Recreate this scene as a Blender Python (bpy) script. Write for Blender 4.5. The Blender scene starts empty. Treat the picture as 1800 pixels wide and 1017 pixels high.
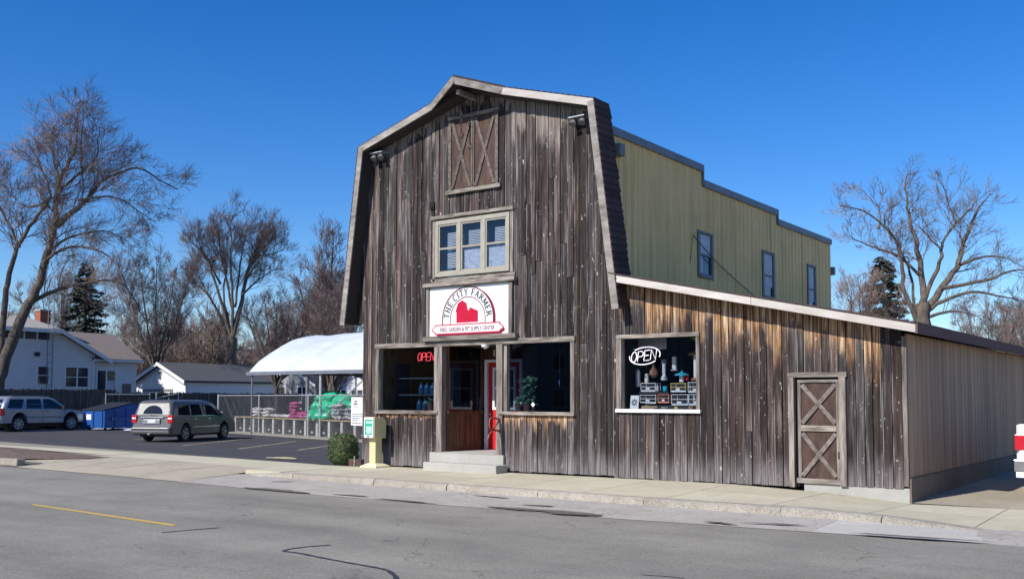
import bpy, bmesh, math, random
from mathutils import Vector, Matrix
R = math.radians
scene = bpy.context.scene
col = scene.collection

# ------------------------------------------------------------------ camera
YAW, PITCH, ROLL = R(-36.444), R(3.566), R(0.14)
fw = Vector((math.sin(YAW)*math.cos(PITCH), math.cos(YAW)*math.cos(PITCH), math.sin(PITCH)))
rt = Vector((math.cos(YAW), -math.sin(YAW), 0)); up = rt.cross(fw)
r2 = rt*math.cos(ROLL)+up*math.sin(ROLL); u2 = up*math.cos(ROLL)-rt*math.sin(ROLL)
cd = bpy.data.cameras.new('camera'); cam = bpy.data.objects.new('camera', cd); col.objects.link(cam)
M = Matrix((r2, u2, -fw)).transposed().to_4x4(); M.translation = Vector((17.4267, -17.4826, 1.65))
cam.matrix_world = M
cd.sensor_width = 36; cd.lens = 36*1752.75/1800; cd.shift_y = 82.5/1800; cd.clip_start = .1; cd.clip_end = 3000
scene.camera = cam
# ------------------------------------------------------------------ sky, sun, exposure
SUN_EL, SUN_AZ = R(39), R(191.5)          # azimuth clockwise from +Y
w = bpy.data.worlds.new('World'); scene.world = w; w.use_nodes = True
nt = w.node_tree; nt.nodes.clear()
wo = nt.nodes.new('ShaderNodeOutputWorld'); bg = nt.nodes.new('ShaderNodeBackground'); sk = nt.nodes.new('ShaderNodeTexSky')
sk.sky_type = 'NISHITA'; sk.sun_disc = False; sk.sun_elevation = SUN_EL; sk.sun_rotation = SUN_AZ
sk.air_density = 1.0; sk.dust_density = 0.3; sk.ozone_density = 5.0; sk.altitude = 200
hs = nt.nodes.new('ShaderNodeHueSaturation'); hs.inputs['Saturation'].default_value = 1.33; hs.inputs['Hue'].default_value = .5115
nt.links.new(sk.outputs[0], hs.inputs['Color']); nt.links.new(hs.outputs[0], bg.inputs[0])
bg.inputs[1].default_value = 0.108
nt.links.new(bg.outputs[0], wo.inputs[0])
sl = bpy.data.lights.new('sun', 'SUN'); sl.energy = 4.2; sl.angle = R(.53); sl.color = (1, .955, .88)
so = bpy.data.objects.new('sun', sl); col.objects.link(so)
sd = Vector((math.sin(SUN_AZ)*math.cos(SUN_EL), math.cos(SUN_AZ)*math.cos(SUN_EL), math.sin(SUN_EL)))
so.rotation_euler = sd.to_track_quat('Z', 'Y').to_euler(); so.location = (0, -30, 40)
scene.view_settings.view_transform = 'Standard'; scene.view_settings.look = 'None'
scene.view_settings.exposure = 0.5; scene.view_settings.gamma = 1
try: scene.view_settings.use_curve_mapping = False
except Exception: pass
scene.cycles.transparent_max_bounces = 16

# ------------------------------------------------------------------ materials
class N:
    def __init__(s, name):
        s.m = bpy.data.materials.new(name); s.m.use_nodes = True; s.t = s.m.node_tree
        s.b = s.t.nodes['Principled BSDF']; s.o = s.t.nodes['Material Output']
    def n(s, typ, **k):
        x = s.t.nodes.new('ShaderNode'+typ)
        for a, b in k.items():
            setattr(x, a, b)
        return x
    def l(s, a, b): s.t.links.new(a, b)
    def val(s, sock, v):
        if isinstance(v, (int, float, tuple, list)):
            if isinstance(v, (tuple, list)) and len(v) == 3 and sock.type == 'RGBA': v = (*v, 1)
            sock.default_value = v
        else: s.l(v, sock)
    def math(s, op, a, b=0.0, c=None, clamp=False):
        x = s.n('Math', operation=op, use_clamp=clamp); s.val(x.inputs[0], a); s.val(x.inputs[1], b)
        if c is not None: s.val(x.inputs[2], c)
        return x.outputs[0]
    def smooth(s, v, a, b):
        x = s.n('MapRange', interpolation_type='SMOOTHSTEP'); s.val(x.inputs['Value'], v)
        s.val(x.inputs['From Min'], a); s.val(x.inputs['From Max'], b); return x.outputs[0]
    def mix(s, f, a, b, mode='MIX'):
        x = s.n('Mix', data_type='RGBA', blend_type=mode); s.val(x.inputs[0], f); s.val(x.inputs[6], a); s.val(x.inputs[7], b); return x.outputs[2]
    def vmul(s, v, k):
        x = s.n('VectorMath', operation='MULTIPLY'); s.l(v, x.inputs[0]); s.val(x.inputs[1], k); return x.outputs[0]
    def vadd(s, v, k):
        x = s.n('VectorMath', operation='ADD'); s.l(v, x.inputs[0]); s.val(x.inputs[1], k); return x.outputs[0]
    def noise(s, v, sc, det=4, ro=.6, dist=0):
        x = s.n('TexNoise'); s.l(v, x.inputs['Vector']); x.inputs['Scale'].default_value = sc; x.inputs['Detail'].default_value = det
        x.inputs['Roughness'].default_value = ro; x.inputs['Distortion'].default_value = dist; return x.outputs[0]
    def ramp(s, f, stops):
        x = s.n('ValToRGB'); s.l(f, x.inputs[0]); e = x.color_ramp.elements
        while len(e) < len(stops): e.new(.5)
        for i, (p, c) in enumerate(stops):
            e[i].position = p; e[i].color = (*c, 1) if len(c) == 3 else c
        return x.outputs[0]
    def bump(s, h, st=.3, d=.02):
        x = s.n('Bump'); x.inputs['Strength'].default_value = st; x.inputs['Distance'].default_value = d; s.l(h, x.inputs['Height']); s.l(x.outputs[0], s.b.inputs['Normal'])
    def pos(s): return s.n('NewGeometry').outputs['Position']
    def rnd(s): return s.n('ObjectInfo').outputs['Random']
    def rpos(s, stretch=(1, 1, 1)):
        r = s.math('MULTIPLY', s.rnd(), 91.7); c = s.n('CombineXYZ'); s.l(r, c.inputs[0]); s.l(r, c.inputs[2])
        return s.vadd(s.vmul(s.pos(), stretch), c.outputs[0])
    def obj(s, stretch=(1, 1, 1)):
        return s.vmul(s.n('TexCoord').outputs['Object'], stretch)
    def attr(s, name):
        return s.n('Attribute', attribute_type='OBJECT', attribute_name=name).outputs['Fac']
def simple(name, c, rough=.6, metal=0, c2=None, sc=6, bump=0, stretch=(1, 1, 1), coat=0, det=4, objc=False, lo=.3, hi=.7, rv=0):
    m = N(name); m.b.inputs['Roughness'].default_value = rough; m.b.inputs['Metallic'].default_value = metal
    if coat: m.b.inputs['Coat Weight'].default_value = coat; m.b.inputs['Coat Roughness'].default_value = .05
    if c2 is None: c2 = tuple(x*.86 for x in c)
    v = m.obj(stretch) if objc else m.rpos(stretch)
    f = m.noise(v, sc, det)
    cc = m.ramp(f, [(lo, c2), (hi, c)])
    if rv:
        k = m.math('ADD', m.math('MULTIPLY', m.rnd(), rv), 1-rv*.5)
        cc = m.mix(1.0, cc, m.n('CombineColor').outputs[0], 'MULTIPLY') if False else m.vmul(cc, (1, 1, 1)) if False else cc
        x = m.n('VectorMath', operation='SCALE'); m.l(cc, x.inputs[0]); m.l(k, x.inputs['Scale']); cc = x.outputs[0]
    m.l(cc, m.b.inputs['Base Color'])
    if bump: m.bump(f, bump)
    return m.m
MT = {}
def barnwood():
    m = N('weathered_barn_wood'); m.b.inputs['Roughness'].default_value = .9; m.b.inputs['Specular IOR Level'].default_value = .25
    p = m.pos(); sep = m.n('SeparateXYZ'); m.l(p, sep.inputs[0]); z = sep.outputs[2]
    v = m.rpos((1, 1, .035)); fine = m.noise(v, 26, 5, .68, .2)
    v2 = m.rpos((1, 1, .12)); pat = m.noise(v2, 4.2, 5, .62, .4)
    mid = m.noise(m.rpos((1, 1, .06)), 11, 4, .6)
    f = m.math('ADD', m.math('MULTIPLY', fine, .5), m.math('ADD', m.math('MULTIPLY', pat, .3), m.math('MULTIPLY', mid, .3)))
    c = m.ramp(f, [(.40, (.014, .0105, .010)), (.51, (.036, .0285, .0268)), (.59, (.072, .059, .055)), (.69, (.24, .212, .20))])
    # board to board variation
    k = m.math('ADD', m.math('MULTIPLY', m.math('POWER', m.rnd(), 1.6), 1.0), .50)
    x = m.n('VectorMath', operation='SCALE'); m.l(c, x.inputs[0]); m.l(k, x.inputs['Scale']); c = x.outputs[0]
    r2_ = m.math('FRACT', m.math('MULTIPLY', m.rnd(), 17.31))
    c = m.mix(1.0, c, m.ramp(r2_, [(.0, (1.13, .97, .90)), (.45, (1.03, .98, .965)), (1.0, (.96, .99, 1.04))]), 'MULTIPLY')
    # splash-greyed bottoms
    bn = m.noise(m.rpos((1, 1, .2)), 6, 3)
    low = m.smooth(m.math('ADD', z, m.math('MULTIPLY', bn, -.9)), .30, -.35)
    g = m.ramp(fine, [(.3, (.10, .088, .088)), (.7, (.36, .33, .33))])
    c = m.mix(m.math('MULTIPLY', low, .55), c, g)
    # young orange wood kept dry under sills and eaves: length set on each board
    d = m.math('SUBTRACT', m.attr('top_z'), z); fr = m.attr('fresh')
    dn = m.math('ADD', d, m.math('MULTIPLY', m.math('SUBTRACT', m.noise(m.rpos((1, 1, .25)), 9, 4, .65), .5), m.math('MULTIPLY', fr, 1.15)))
    fm = m.smooth(dn, m.math('ADD', fr, .001), m.math('MULTIPLY', fr, .30))
    oc = m.ramp(m.noise(m.rpos((1, 1, .05)), 20, 4, .6), [(.34, (.05, .025, .013)), (.44, (.18, .090, .042)), (.54, (.33, .195, .102)), (.67, (.60, .45, .30))])
    c = m.mix(m.math('MULTIPLY', fm, m.math('GREATER_THAN', fr, .01)), c, oc)
    # silvery band with ragged foot
    pa = m.attr('pale')
    dp = m.math('ADD', d, m.math('MULTIPLY', m.math('SUBTRACT', m.noise(m.rpos((1, 1, .3)), 7, 4, .7), .5), 1.2))
    pm = m.math('MULTIPLY', m.smooth(dp, m.math('ADD', pa, .001), m.math('MULTIPLY', pa, .55)), m.math('GREATER_THAN', pa, .01))
    pc = m.ramp(fine, [(.35, (.10, .075, .06)), (.6, (.34, .29, .25)), (.75, (.58, .53, .48))])
    c = m.mix(m.math('MULTIPLY', pm, .72), c, pc)
    # pale torn flecks and sap drips
    fl = m.noise(m.rpos((1, 1, .42)), 21, 3, .55, .8)
    flm = m.smooth(fl, .672, .73)
    c = m.mix(m.math('MULTIPLY', flm, .75), c, (.52, .47, .44))
    kn = m.n('TexVoronoi', feature='F1'); m.l(m.rpos((1, 1, .55)), kn.inputs['Vector']); kn.inputs['Scale'].default_value = 3.1
    km = m.smooth(kn.outputs['Distance'], .085, .05)
    c = m.mix(m.math('MULTIPLY', km, .7), c, m.mix(m.rnd(), (.02, .014, .012), (.62, .56, .5)))
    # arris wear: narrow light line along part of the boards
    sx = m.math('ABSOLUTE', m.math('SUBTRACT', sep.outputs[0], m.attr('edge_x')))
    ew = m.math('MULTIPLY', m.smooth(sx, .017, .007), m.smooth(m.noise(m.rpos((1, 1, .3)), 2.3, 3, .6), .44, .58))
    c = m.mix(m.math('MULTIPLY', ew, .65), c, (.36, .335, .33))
    m.l(c, m.b.inputs['Base Color']); m.bump(m.math('ADD', fine, m.math('MULTIPLY', mid, .5)), .55, .012)
    return m.m
MT['barn'] = barnwood()
MT['brace'] = simple('brown_grey_brace_wood', (.17, .135, .115), .9, c2=(.05, .038, .032), sc=12, bump=.4, rv=.4)
MT['bracelight'] = simple('weathered_brace_wood', (.23, .19, .165), .9, c2=(.07, .055, .046), sc=12, bump=.4, rv=.4)
MT['trim'] = simple('greyed_trim_wood', (.34, .295, .25), .88, c2=(.085, .068, .056), sc=14, stretch=(.16, 1, 1), bump=.4, rv=.5, lo=.33, hi=.66)
MT['trimv'] = simple('greyed_upright_trim', (.30, .255, .22), .88, c2=(.07, .056, .048), sc=14, stretch=(1, 1, .1), bump=.4, rv=.6, lo=.33, hi=.66)
MT['fascia'] = simple('silver_fascia_wood', (.37, .34, .305), .85, c2=(.12, .10, .088), sc=11, stretch=(.15, 1, .5), bump=.35, rv=.35)
MT['leanfascia'] = simple('pale_fascia_board', (.56, .52, .475), .8, c2=(.38, .335, .295), sc=9, stretch=(.15, 1, .6), bump=.2, rv=.2)
MT['doorwood'] = simple('red_brown_door_boards', (.115, .066, .048), .9, c2=(.032, .020, .016), sc=7, stretch=(1, 1, .35), bump=.4, rv=.3)
MT['wainscot'] = simple('orange_brown_boards', (.20, .10, .048), .8, c2=(.045, .02, .011), sc=9, stretch=(1, 1, .12), bump=.3, rv=.5)
MT['dark'] = simple('dark_void', (.012, .011, .010), .95)
MT['soffit'] = simple('dark_soffit_boards', (.04, .034, .031), .9)
MT['shingle'] = simple('dark_brown_asphalt_shingle', (.075, .044, .040), .95, c2=(.036, .022, .022), sc=30, bump=.4, rv=.6)
MT['beige'] = simple('beige_window_paint', (.36, .335, .27), .6, c2=(.29, .27, .215), sc=5)
MT['greytrim'] = simple('grey_window_frame', (.17, .18, .18), .6)
MT['white'] = simple('white_paint', (.80, .80, .79), .55, c2=(.74, .74, .73), sc=3)
MT['signwhite'] = simple('white_sign_board', (.70, .695, .69), .6, c2=(.66, .655, .65), sc=2)
MT['crimson'] = simple('crimson_print', (.50, .014, .045), .5)
MT['maroon'] = simple('maroon_print', (.19, .022, .045), .5)
for k_ in ('crimson', 'maroon', 'signwhite'): MT[k_].node_tree.nodes['Principled BSDF'].inputs['Specular IOR Level'].default_value = .1
MT['signgreen'] = simple('dark_green_lettering', (.012, .045, .036), .6)
MT['reddoor'] = simple('red_door_paint', (.55, .018, .022), .4, c2=(.47, .014, .018), sc=4)
MT['concrete'] = None
def concrete(name, a, b, crack=0, sc=1.0, dark=(.10, .09, .08), pt=False, spk=.25, wall=False):
    m = N(name); m.b.inputs['Roughness'].default_value = .92; m.b.inputs['Specular IOR Level'].default_value = .3
    p = m.pos(); big = m.noise(p, .55*sc, 5, .65); med = m.noise(p, 4*sc, 5, .7); fine = m.noise(p, 70, 3, .7)
    f = m.math('ADD', m.math('MULTIPLY', big, .55), m.math('MULTIPLY', med, .45))
    c = m.ramp(f, [(.33, b), (.66, a)])
    sp = m.ramp(fine, [(.30, (1-spk*1.6,)*3), (.5, (1, 1, 1)), (.72, (1+spk*.6,)*3)])
    c = m.mix(1.0, c, sp, 'MULTIPLY')
    k = m.math('ADD', m.math('MULTIPLY', m.rnd(), .16), .92)
    x = m.n('VectorMath', operation='SCALE'); m.l(c, x.inputs[0]); m.l(k, x.inputs['Scale']); c = x.outputs[0]
    h = fine
    if crack:
        for s2, wd in ((.8, .008), (2.4, .006)):
            vo = m.n('TexVoronoi', feature='DISTANCE_TO_EDGE'); vo.inputs['Scale'].default_value = s2
            wv = m.n('VectorMath', operation='ADD'); m.l(p, wv.inputs[0])
            nz = m.n('TexNoise'); m.l(p, nz.inputs['Vector']); nz.inputs['Scale'].default_value = 2.2; nz.inputs['Detail'].default_value = 5
            sc_ = m.n('VectorMath', operation='SCALE'); m.l(nz.outputs[1], sc_.inputs[0]); sc_.inputs['Scale'].default_value = .9
            m.l(sc_.outputs[0], wv.inputs[1]); m.l(wv.outputs[0], vo.inputs['Vector'])
            mk = m.smooth(vo.outputs['Distance'], wd, wd*.35)
            gate = m.smooth(m.noise(p, .45, 3), .42, .55)
            c = m.mix(m.math('MULTIPLY', m.math('MULTIPLY', mk, gate), crack), c, dark)
    if pt:
        st = m.smooth(m.noise(m.vmul(p, (.35, 1.5, 1)), 1.1, 5, .65, .5), .62, .74)
        c = m.mix(m.math('MULTIPLY', st, .65), c, dark)
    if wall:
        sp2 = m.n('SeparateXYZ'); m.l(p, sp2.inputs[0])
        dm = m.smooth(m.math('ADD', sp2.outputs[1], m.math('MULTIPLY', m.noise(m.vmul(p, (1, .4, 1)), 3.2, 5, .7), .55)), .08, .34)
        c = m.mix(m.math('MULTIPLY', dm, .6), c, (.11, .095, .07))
        st = m.smooth(m.noise(p, 1.7, 6, .7, .5), .58, .72); c = m.mix(m.math('MULTIPLY', st, .30), c, (.22, .19, .14))
        spt = m.smooth(m.noise(p, 11, 2, .5), .72, .76); c = m.mix(m.math('MULTIPLY', spt, .55), c, (.10, .09, .075))
    m.l(c, m.b.inputs['Base Color']); m.bump(h, .25, .006)
    return m.m
MT['sidewalk'] = concrete('sidewalk_concrete', (.55, .50, .37), (.43, .39, .28), wall=True)
MT['curb'] = concrete('curb_concrete', (.46, .42, .35), (.24, .21, .17), spk=.6)
MT['apron'] = concrete('driveway_concrete', (.44, .385, .285), (.31, .27, .20), crack=.5)
MT['gutter'] = concrete('old_parking_strip_concrete', (.44, .405, .355), (.30, .27, .235), crack=.6, pt=True, dark=(.13, .11, .095))
MT['patch'] = concrete('pale_concrete_patch', (.46, .435, .39), (.38, .36, .32), crack=.3)
MT['step'] = concrete('step_concrete', (.44, .425, .385), (.35, .335, .30), spk=.35)
MT['found'] = concrete('foundation_concrete', (.44, .43, .39), (.34, .33, .30))
MT['foundp'] = concrete('brown_painted_foundation', (.22, .172, .13), (.14, .11, .085))
def asphalt(name, a, b, streak=True):
    m = N(name); m.b.inputs['Roughness'].default_value = .9; m.b.inputs['Specular IOR Level'].default_value = .3
    p = m.pos(); big = m.noise(m.vmul(p, (.12, .9, 1)), .9, 4, .6); med = m.noise(p, .8, 5, .6); fine = m.noise(p, 42, 2, .75); f2 = m.noise(p, 130, 2, .7)
    f = m.math('ADD', m.math('MULTIPLY', big, .6), m.math('MULTIPLY', med, .4))
    c = m.ramp(f, [(.36, b), (.64, a)])
    sp = m.ramp(m.math('ADD', m.math('MULTIPLY', fine, .5), m.math('MULTIPLY', f2, .5)), [(.30, (.35,)*3), (.46, (.90,)*3), (.58, (1.12,)*3), (.72, (2.2,)*3)])
    c = m.mix(1.0, c, sp, 'MULTIPLY')
    vo = m.n('TexVoronoi', feature='DISTANCE_TO_EDGE'); vo.inputs['Scale'].default_value = .33
    nz = m.n('TexNoise'); m.l(p, nz.inputs['Vector']); nz.inputs['Scale'].default_value = 1.3; nz.inputs['Detail'].default_value = 6
    sc_ = m.n('VectorMath', operation='SCALE'); m.l(nz.outputs[1], sc_.inputs[0]); sc_.inputs['Scale'].default_value = 1.3
    wv = m.n('VectorMath', operation='ADD'); m.l(p, wv.inputs[0]); m.l(sc_.outputs[0], wv.inputs[1]); m.l(wv.outputs[0], vo.inputs['Vector'])
    mk = m.math('MULTIPLY', m.smooth(vo.outputs['Distance'], .006, .002), m.smooth(m.noise(p, .35, 2), .50, .58))
    c = m.mix(m.math('MULTIPLY', mk, .45), c, (.05, .048, .045))
    oil = m.smooth(m.noise(m.vmul(p, (.25, 1, 1)), .7, 5, .7, .4), .60, .74); c = m.mix(m.math('MULTIPLY', oil, .35), c, (.085, .08, .075))
    m.l(c, m.b.inputs['Base Color']); m.bump(fine, .35, .006)
    return m.m
MT['road'] = asphalt('worn_grey_asphalt', (.282, .262, .216), (.182, .168, .140))
MT['lot'] = asphalt('dark_lot_asphalt', (.068, .066, .068), (.045, .044, .047))
MT['dirt'] = simple('winter_grass_and_dirt', (.115, .108, .095), .95, c2=(.062, .057, .05), sc=1.4, bump=.3, det=8)
MT['mulch'] = simple('brown_leaf_mulch', (.22, .15, .105), .95, c2=(.05, .033, .024), sc=14, bump=.8, det=8)
MT['snow'] = simple('settled_snow', (.54, .575, .64), .6, c2=(.44, .48, .57), sc=1.3, bump=.5)
MT['yellowline'] = simple('worn_yellow_road_paint', (.62, .41, .07), .8, c2=(.42, .29, .08), sc=18, det=6)
MT['paleline'] = simple('faded_yellow_bay_paint', (.52, .44, .24), .85, c2=(.12, .11, .09), sc=7, det=7, lo=.35, hi=.5)
MT['tar'] = simple('black_crack_sealant', (.035, .037, .042), .55)
MT['pothole'] = simple('dark_wet_debris', (.16, .138, .115), .9, c2=(.085, .072, .06), sc=9, bump=.5)
def glass(name, tint=(.55, .62, .68), refl=1.0, dark=0.0):
    m = N(name); t = m.t; t.nodes.remove(m.b)
    tr = m.n('BsdfTransparent'); tr.inputs[0].default_value = (*tint, 1); gl = m.n('BsdfGlossy'); gl.inputs['Roughness'].default_value = .02
    
    lw = m.n('LayerWeight'); fr = m.math('ADD', m.math('MULTIPLY', m.math('POWER', lw.outputs['Facing'], 5.0), .9), .038*refl)
    mx = m.n('MixShader'); m.l(fr, mx.inputs[0]); m.l(tr.outputs[0], mx.inputs[1]); m.l(gl.outputs[0], mx.inputs[2])
    m.l(mx.outputs[0], m.o.inputs[0]); return m.m
MT['glass'] = glass('shop_window_glass', (.64, .70, .78))
MT['glassclear'] = glass('clear_window_glass', (.86, .88, .90))
MT['housepane'] = simple('reflecting_house_pane', (.035, .05, .075), .06, c2=(.02, .03, .05), sc=1.5)
MT['dustyglass'] = simple('dusty_rear_glass', (.40, .385, .35), .35, c2=(.32, .31, .28), sc=5)
MT['carglass'] = simple('tinted_car_glass', (.012, .014, .02), .04)
MT['rubber'] = simple('tyre_rubber', (.02, .02, .021), .85)
MT['alloy'] = simple('dusty_alloy', (.42, .42, .42), .4, metal=.6)
MT['chrome'] = simple('chrome', (.75, .76, .78), .15, metal=1)
MT['lampgrey'] = simple('weathered_lamp_metal', (.16, .165, .17), .5)
MT['galv'] = simple('galvanised_steel', (.52, .54, .55), .45, metal=.5)
MT['blackplastic'] = simple('black_plastic', (.022, .022, .024), .55)
MT['yellowmetal'] = simple('mustard_steel_siding', (.74, .51, .175), .5, c2=(.66, .45, .15), sc=.8, stretch=(1, 1, .3))
def sidingmat():
    m = N('mustard_steel_siding'); m.b.inputs['Roughness'].default_value = .5
    p = m.pos(); a = m.noise(m.vmul(p, (1, 1, .08)), 3.5, 5, .65); b = m.noise(p, .6, 4)
    c = m.ramp(m.math('ADD', m.math('MULTIPLY', a, .6), m.math('MULTIPLY', b, .4)), [(.32, (.63, .415, .14)), (.5, (.83, .555, .205)), (.68, (.88, .62, .25))])
    sp = m.n('SeparateXYZ'); m.l(p, sp.inputs[0]); seam = m.math('FRACT', m.math('DIVIDE', sp.outputs[1], .81))
    c = m.mix(m.math('MULTIPLY', m.smooth(seam, .045, .015), .5), c, (.22, .15, .05))
    m.l(c, m.b.inputs['Base Color']); m.bump(b, .1); return m.m
MT['yellowmetal'] = sidingmat()
MT['flash'] = simple('grey_blue_flashing', (.17, .185, .215), .5, c2=(.13, .14, .165), sc=3)
MT['brownside'] = simple('brown_painted_siding', (.415, .265, .165), .8, c2=(.25, .16, .105), sc=2.2, stretch=(1, 1, .12), bump=.2, rv=.22, det=6, lo=.28, hi=.62)
MT['brownfascia'] = simple('plum_brown_metal_fascia', (.145, .085, .085), .85)
MT['brownfascia'].node_tree.nodes['Principled BSDF'].inputs['Specular IOR Level'].default_value = .15
MT['cream'] = simple('cream_enamel', (.74, .68, .42), .5, c2=(.70, .64, .39), sc=2)
MT['creamshade'] = simple('shade_darkened_cream_enamel', (.60, .54, .30), .55, c2=(.54, .48, .26), sc=2)  # cream enamel darkened: shade on the newspaper box's side put into the colour
MT['kraftgreen'] = simple('green_print_card', (.04, .40, .24), .5)
MT['mint'] = simple('pale_mint_print', (.45, .75, .60), .5)
MT['bark'] = simple('grey_brown_bark', (.17, .135, .105), .95, c2=(.055, .042, .035), sc=9, stretch=(1, 1, .25), bump=.8)
MT['twig'] = simple('red_brown_twigs', (.27, .20, .17), .9, c2=(.17, .122, .105), sc=3)
MT['twiggrey'] = simple('grey_twigs', (.26, .215, .18), .9, c2=(.16, .132, .11), sc=3)
def leafmat(name, a, b):
    m = N(name); m.b.inputs['Roughness'].default_value = .65
    g = m.n('NewGeometry'); f = m.noise(m.vmul(g.outputs['Position'], (1, 1, 1)), 7, 4)
    r = m.math('ADD', m.math('MULTIPLY', g.outputs['Random Per Island'], .6), m.math('MULTIPLY', f, .5))
    m.l(m.ramp(r, [(.2, b), (.85, a)]), m.b.inputs['Base Color']); return m.m
MT['boxleaf'] = leafmat('boxwood_leaves', (.10, .15, .032), (.016, .036, .010))
MT['needle'] = leafmat('spruce_needles', (.045, .065, .04), (.014, .024, .018))
MT['plantleaf'] = leafmat('houseplant_leaves', (.16, .30, .14), (.05, .12, .06))
def lap(name, a, pitch=.2):
    m = N(name); m.b.inputs['Roughness'].default_value = .6
    sp = m.n('SeparateXYZ'); m.l(m.pos(), sp.inputs[0])
    fr = m.math('FRACT', m.math('DIVIDE', sp.outputs[2], pitch))
    m.bump(fr, .9, .02); c = m.ramp(m.noise(m.pos(), 1.5, 3), [(.3, tuple(x*.9 for x in a)), (.7, a)])
    m.l(c, m.b.inputs['Base Color']); return m.m
MT['lap'] = lap('white_lap_siding', (.78, .78, .79)); MT['lapgrey'] = lap('grey_lap_siding', (.36, .37, .39))
MT['roofpale'] = simple('pale_grey_shingle_roof', (.40, .375, .35), .95, c2=(.29, .27, .25), sc=12, bump=.3)
MT['roofbrown'] = simple('brown_grey_shingle_roof', (.23, .19, .165), .95, c2=(.15, .125, .11), sc=10, bump=.3)
MT['roofdark'] = simple('charcoal_shingle_roof', (.085, .088, .095), .95, c2=(.055, .057, .062), sc=8, bump=.3)
MT['brick'] = simple('red_brick', (.36, .11, .06), .9, c2=(.25, .075, .045), sc=12)
MT['fencewood'] = simple('dark_grey_fence_wood', (.105, .095, .08), .95, c2=(.04, .037, .03), sc=6, stretch=(1, 1, .2), det=6)
MT['dumpblue'] = simple('blue_dumpster_paint', (.012, .085, .30), .5, c2=(.010, .065, .24), sc=4)
MT['lidblack'] = simple('black_lid', (.02, .02, .022), .6)
MT['vanpaint'] = simple('bronze_grey_metallic', (.105, .10, .098), .32, metal=.2, coat=.3)
MT['suvpaint'] = simple('silver_blue_metallic', (.30, .325, .375), .3, metal=.4, coat=.7)
MT['truckpaint'] = simple('white_truck_paint', (.80, .80, .79), .3, coat=.7)
MT['taillight'] = simple('red_tail_lamp', (.50, .015, .03), .15, coat=.5)
MT['lampclear'] = simple('clear_lamp', (.75, .72, .70), .12)
MT['plate'] = simple('pale_number_plate', (.70, .73, .76), .4)
MT['amber'] = simple('wood_plank_top', (.40, .30, .19), .85, c2=(.24, .175, .11), sc=6, stretch=(.2, 1, 1))
MT['bagwhite'] = simple('white_print_bag', (.58, .56, .54), .5, c2=(.17, .16, .16), sc=9, lo=.42, hi=.52)
MT['bagpink'] = simple('magenta_bag', (.36, .045, .17), .4, c2=(.23, .03, .11), sc=7)
MT['baggreen'] = simple('green_plastic_bag', (.02, .43, .23), .35, c2=(.015, .30, .165), sc=7)
MT['baggrey'] = simple('zebra_print_bag', (.42, .43, .44), .45, c2=(.05, .05, .055), sc=14, lo=.47, hi=.53)
MT['teal'] = simple('teal_enamel', (.02, .36, .50), .3); MT['copper'] = simple('copper_cap', (.60, .32, .21), .35, metal=.5)
MT['cageyel'] = simple('yellow_plastic', (.66, .50, .14), .45); MT['cageor'] = simple('salmon_plastic', (.70, .25, .17), .45)
MT['cagewhite'] = simple('pale_wire', (.66, .70, .74), .4); MT['jug'] = simple('blue_water_jug', (.035, .095, .16), .2)
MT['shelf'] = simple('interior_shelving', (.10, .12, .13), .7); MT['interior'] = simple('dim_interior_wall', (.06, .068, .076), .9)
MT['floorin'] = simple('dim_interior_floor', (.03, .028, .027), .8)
MT['railred'] = simple('rusty_red_rail', (.24, .06, .05), .55)
MT['blind'] = simple('white_blind_slats', (.55, .58, .62), .6); MT['curtain'] = simple('lace_curtain', (.55, .58, .66), .9, c2=(.28, .33, .45), sc=16)
MT['bluepane'] = simple('sky_blue_room', (.05, .10, .19), .5, c2=(.02, .045, .10), sc=3)
MT['pot'] = simple('terracotta', (.25, .12, .08), .8)
def emit(name, c, s):
    m = N(name); m.b.inputs['Base Color'].default_value = (*c, 1); m.b.inputs['Emission Color'].default_value = (*c, 1); m.b.inputs['Emission Strength'].default_value = s; return m.m
MT['neonred'] = emit('lit_red_neon', (1, .07, .08), 2.2); MT['neonwhite'] = emit('lit_white_neon', (1, .88, .92), .85)

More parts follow.
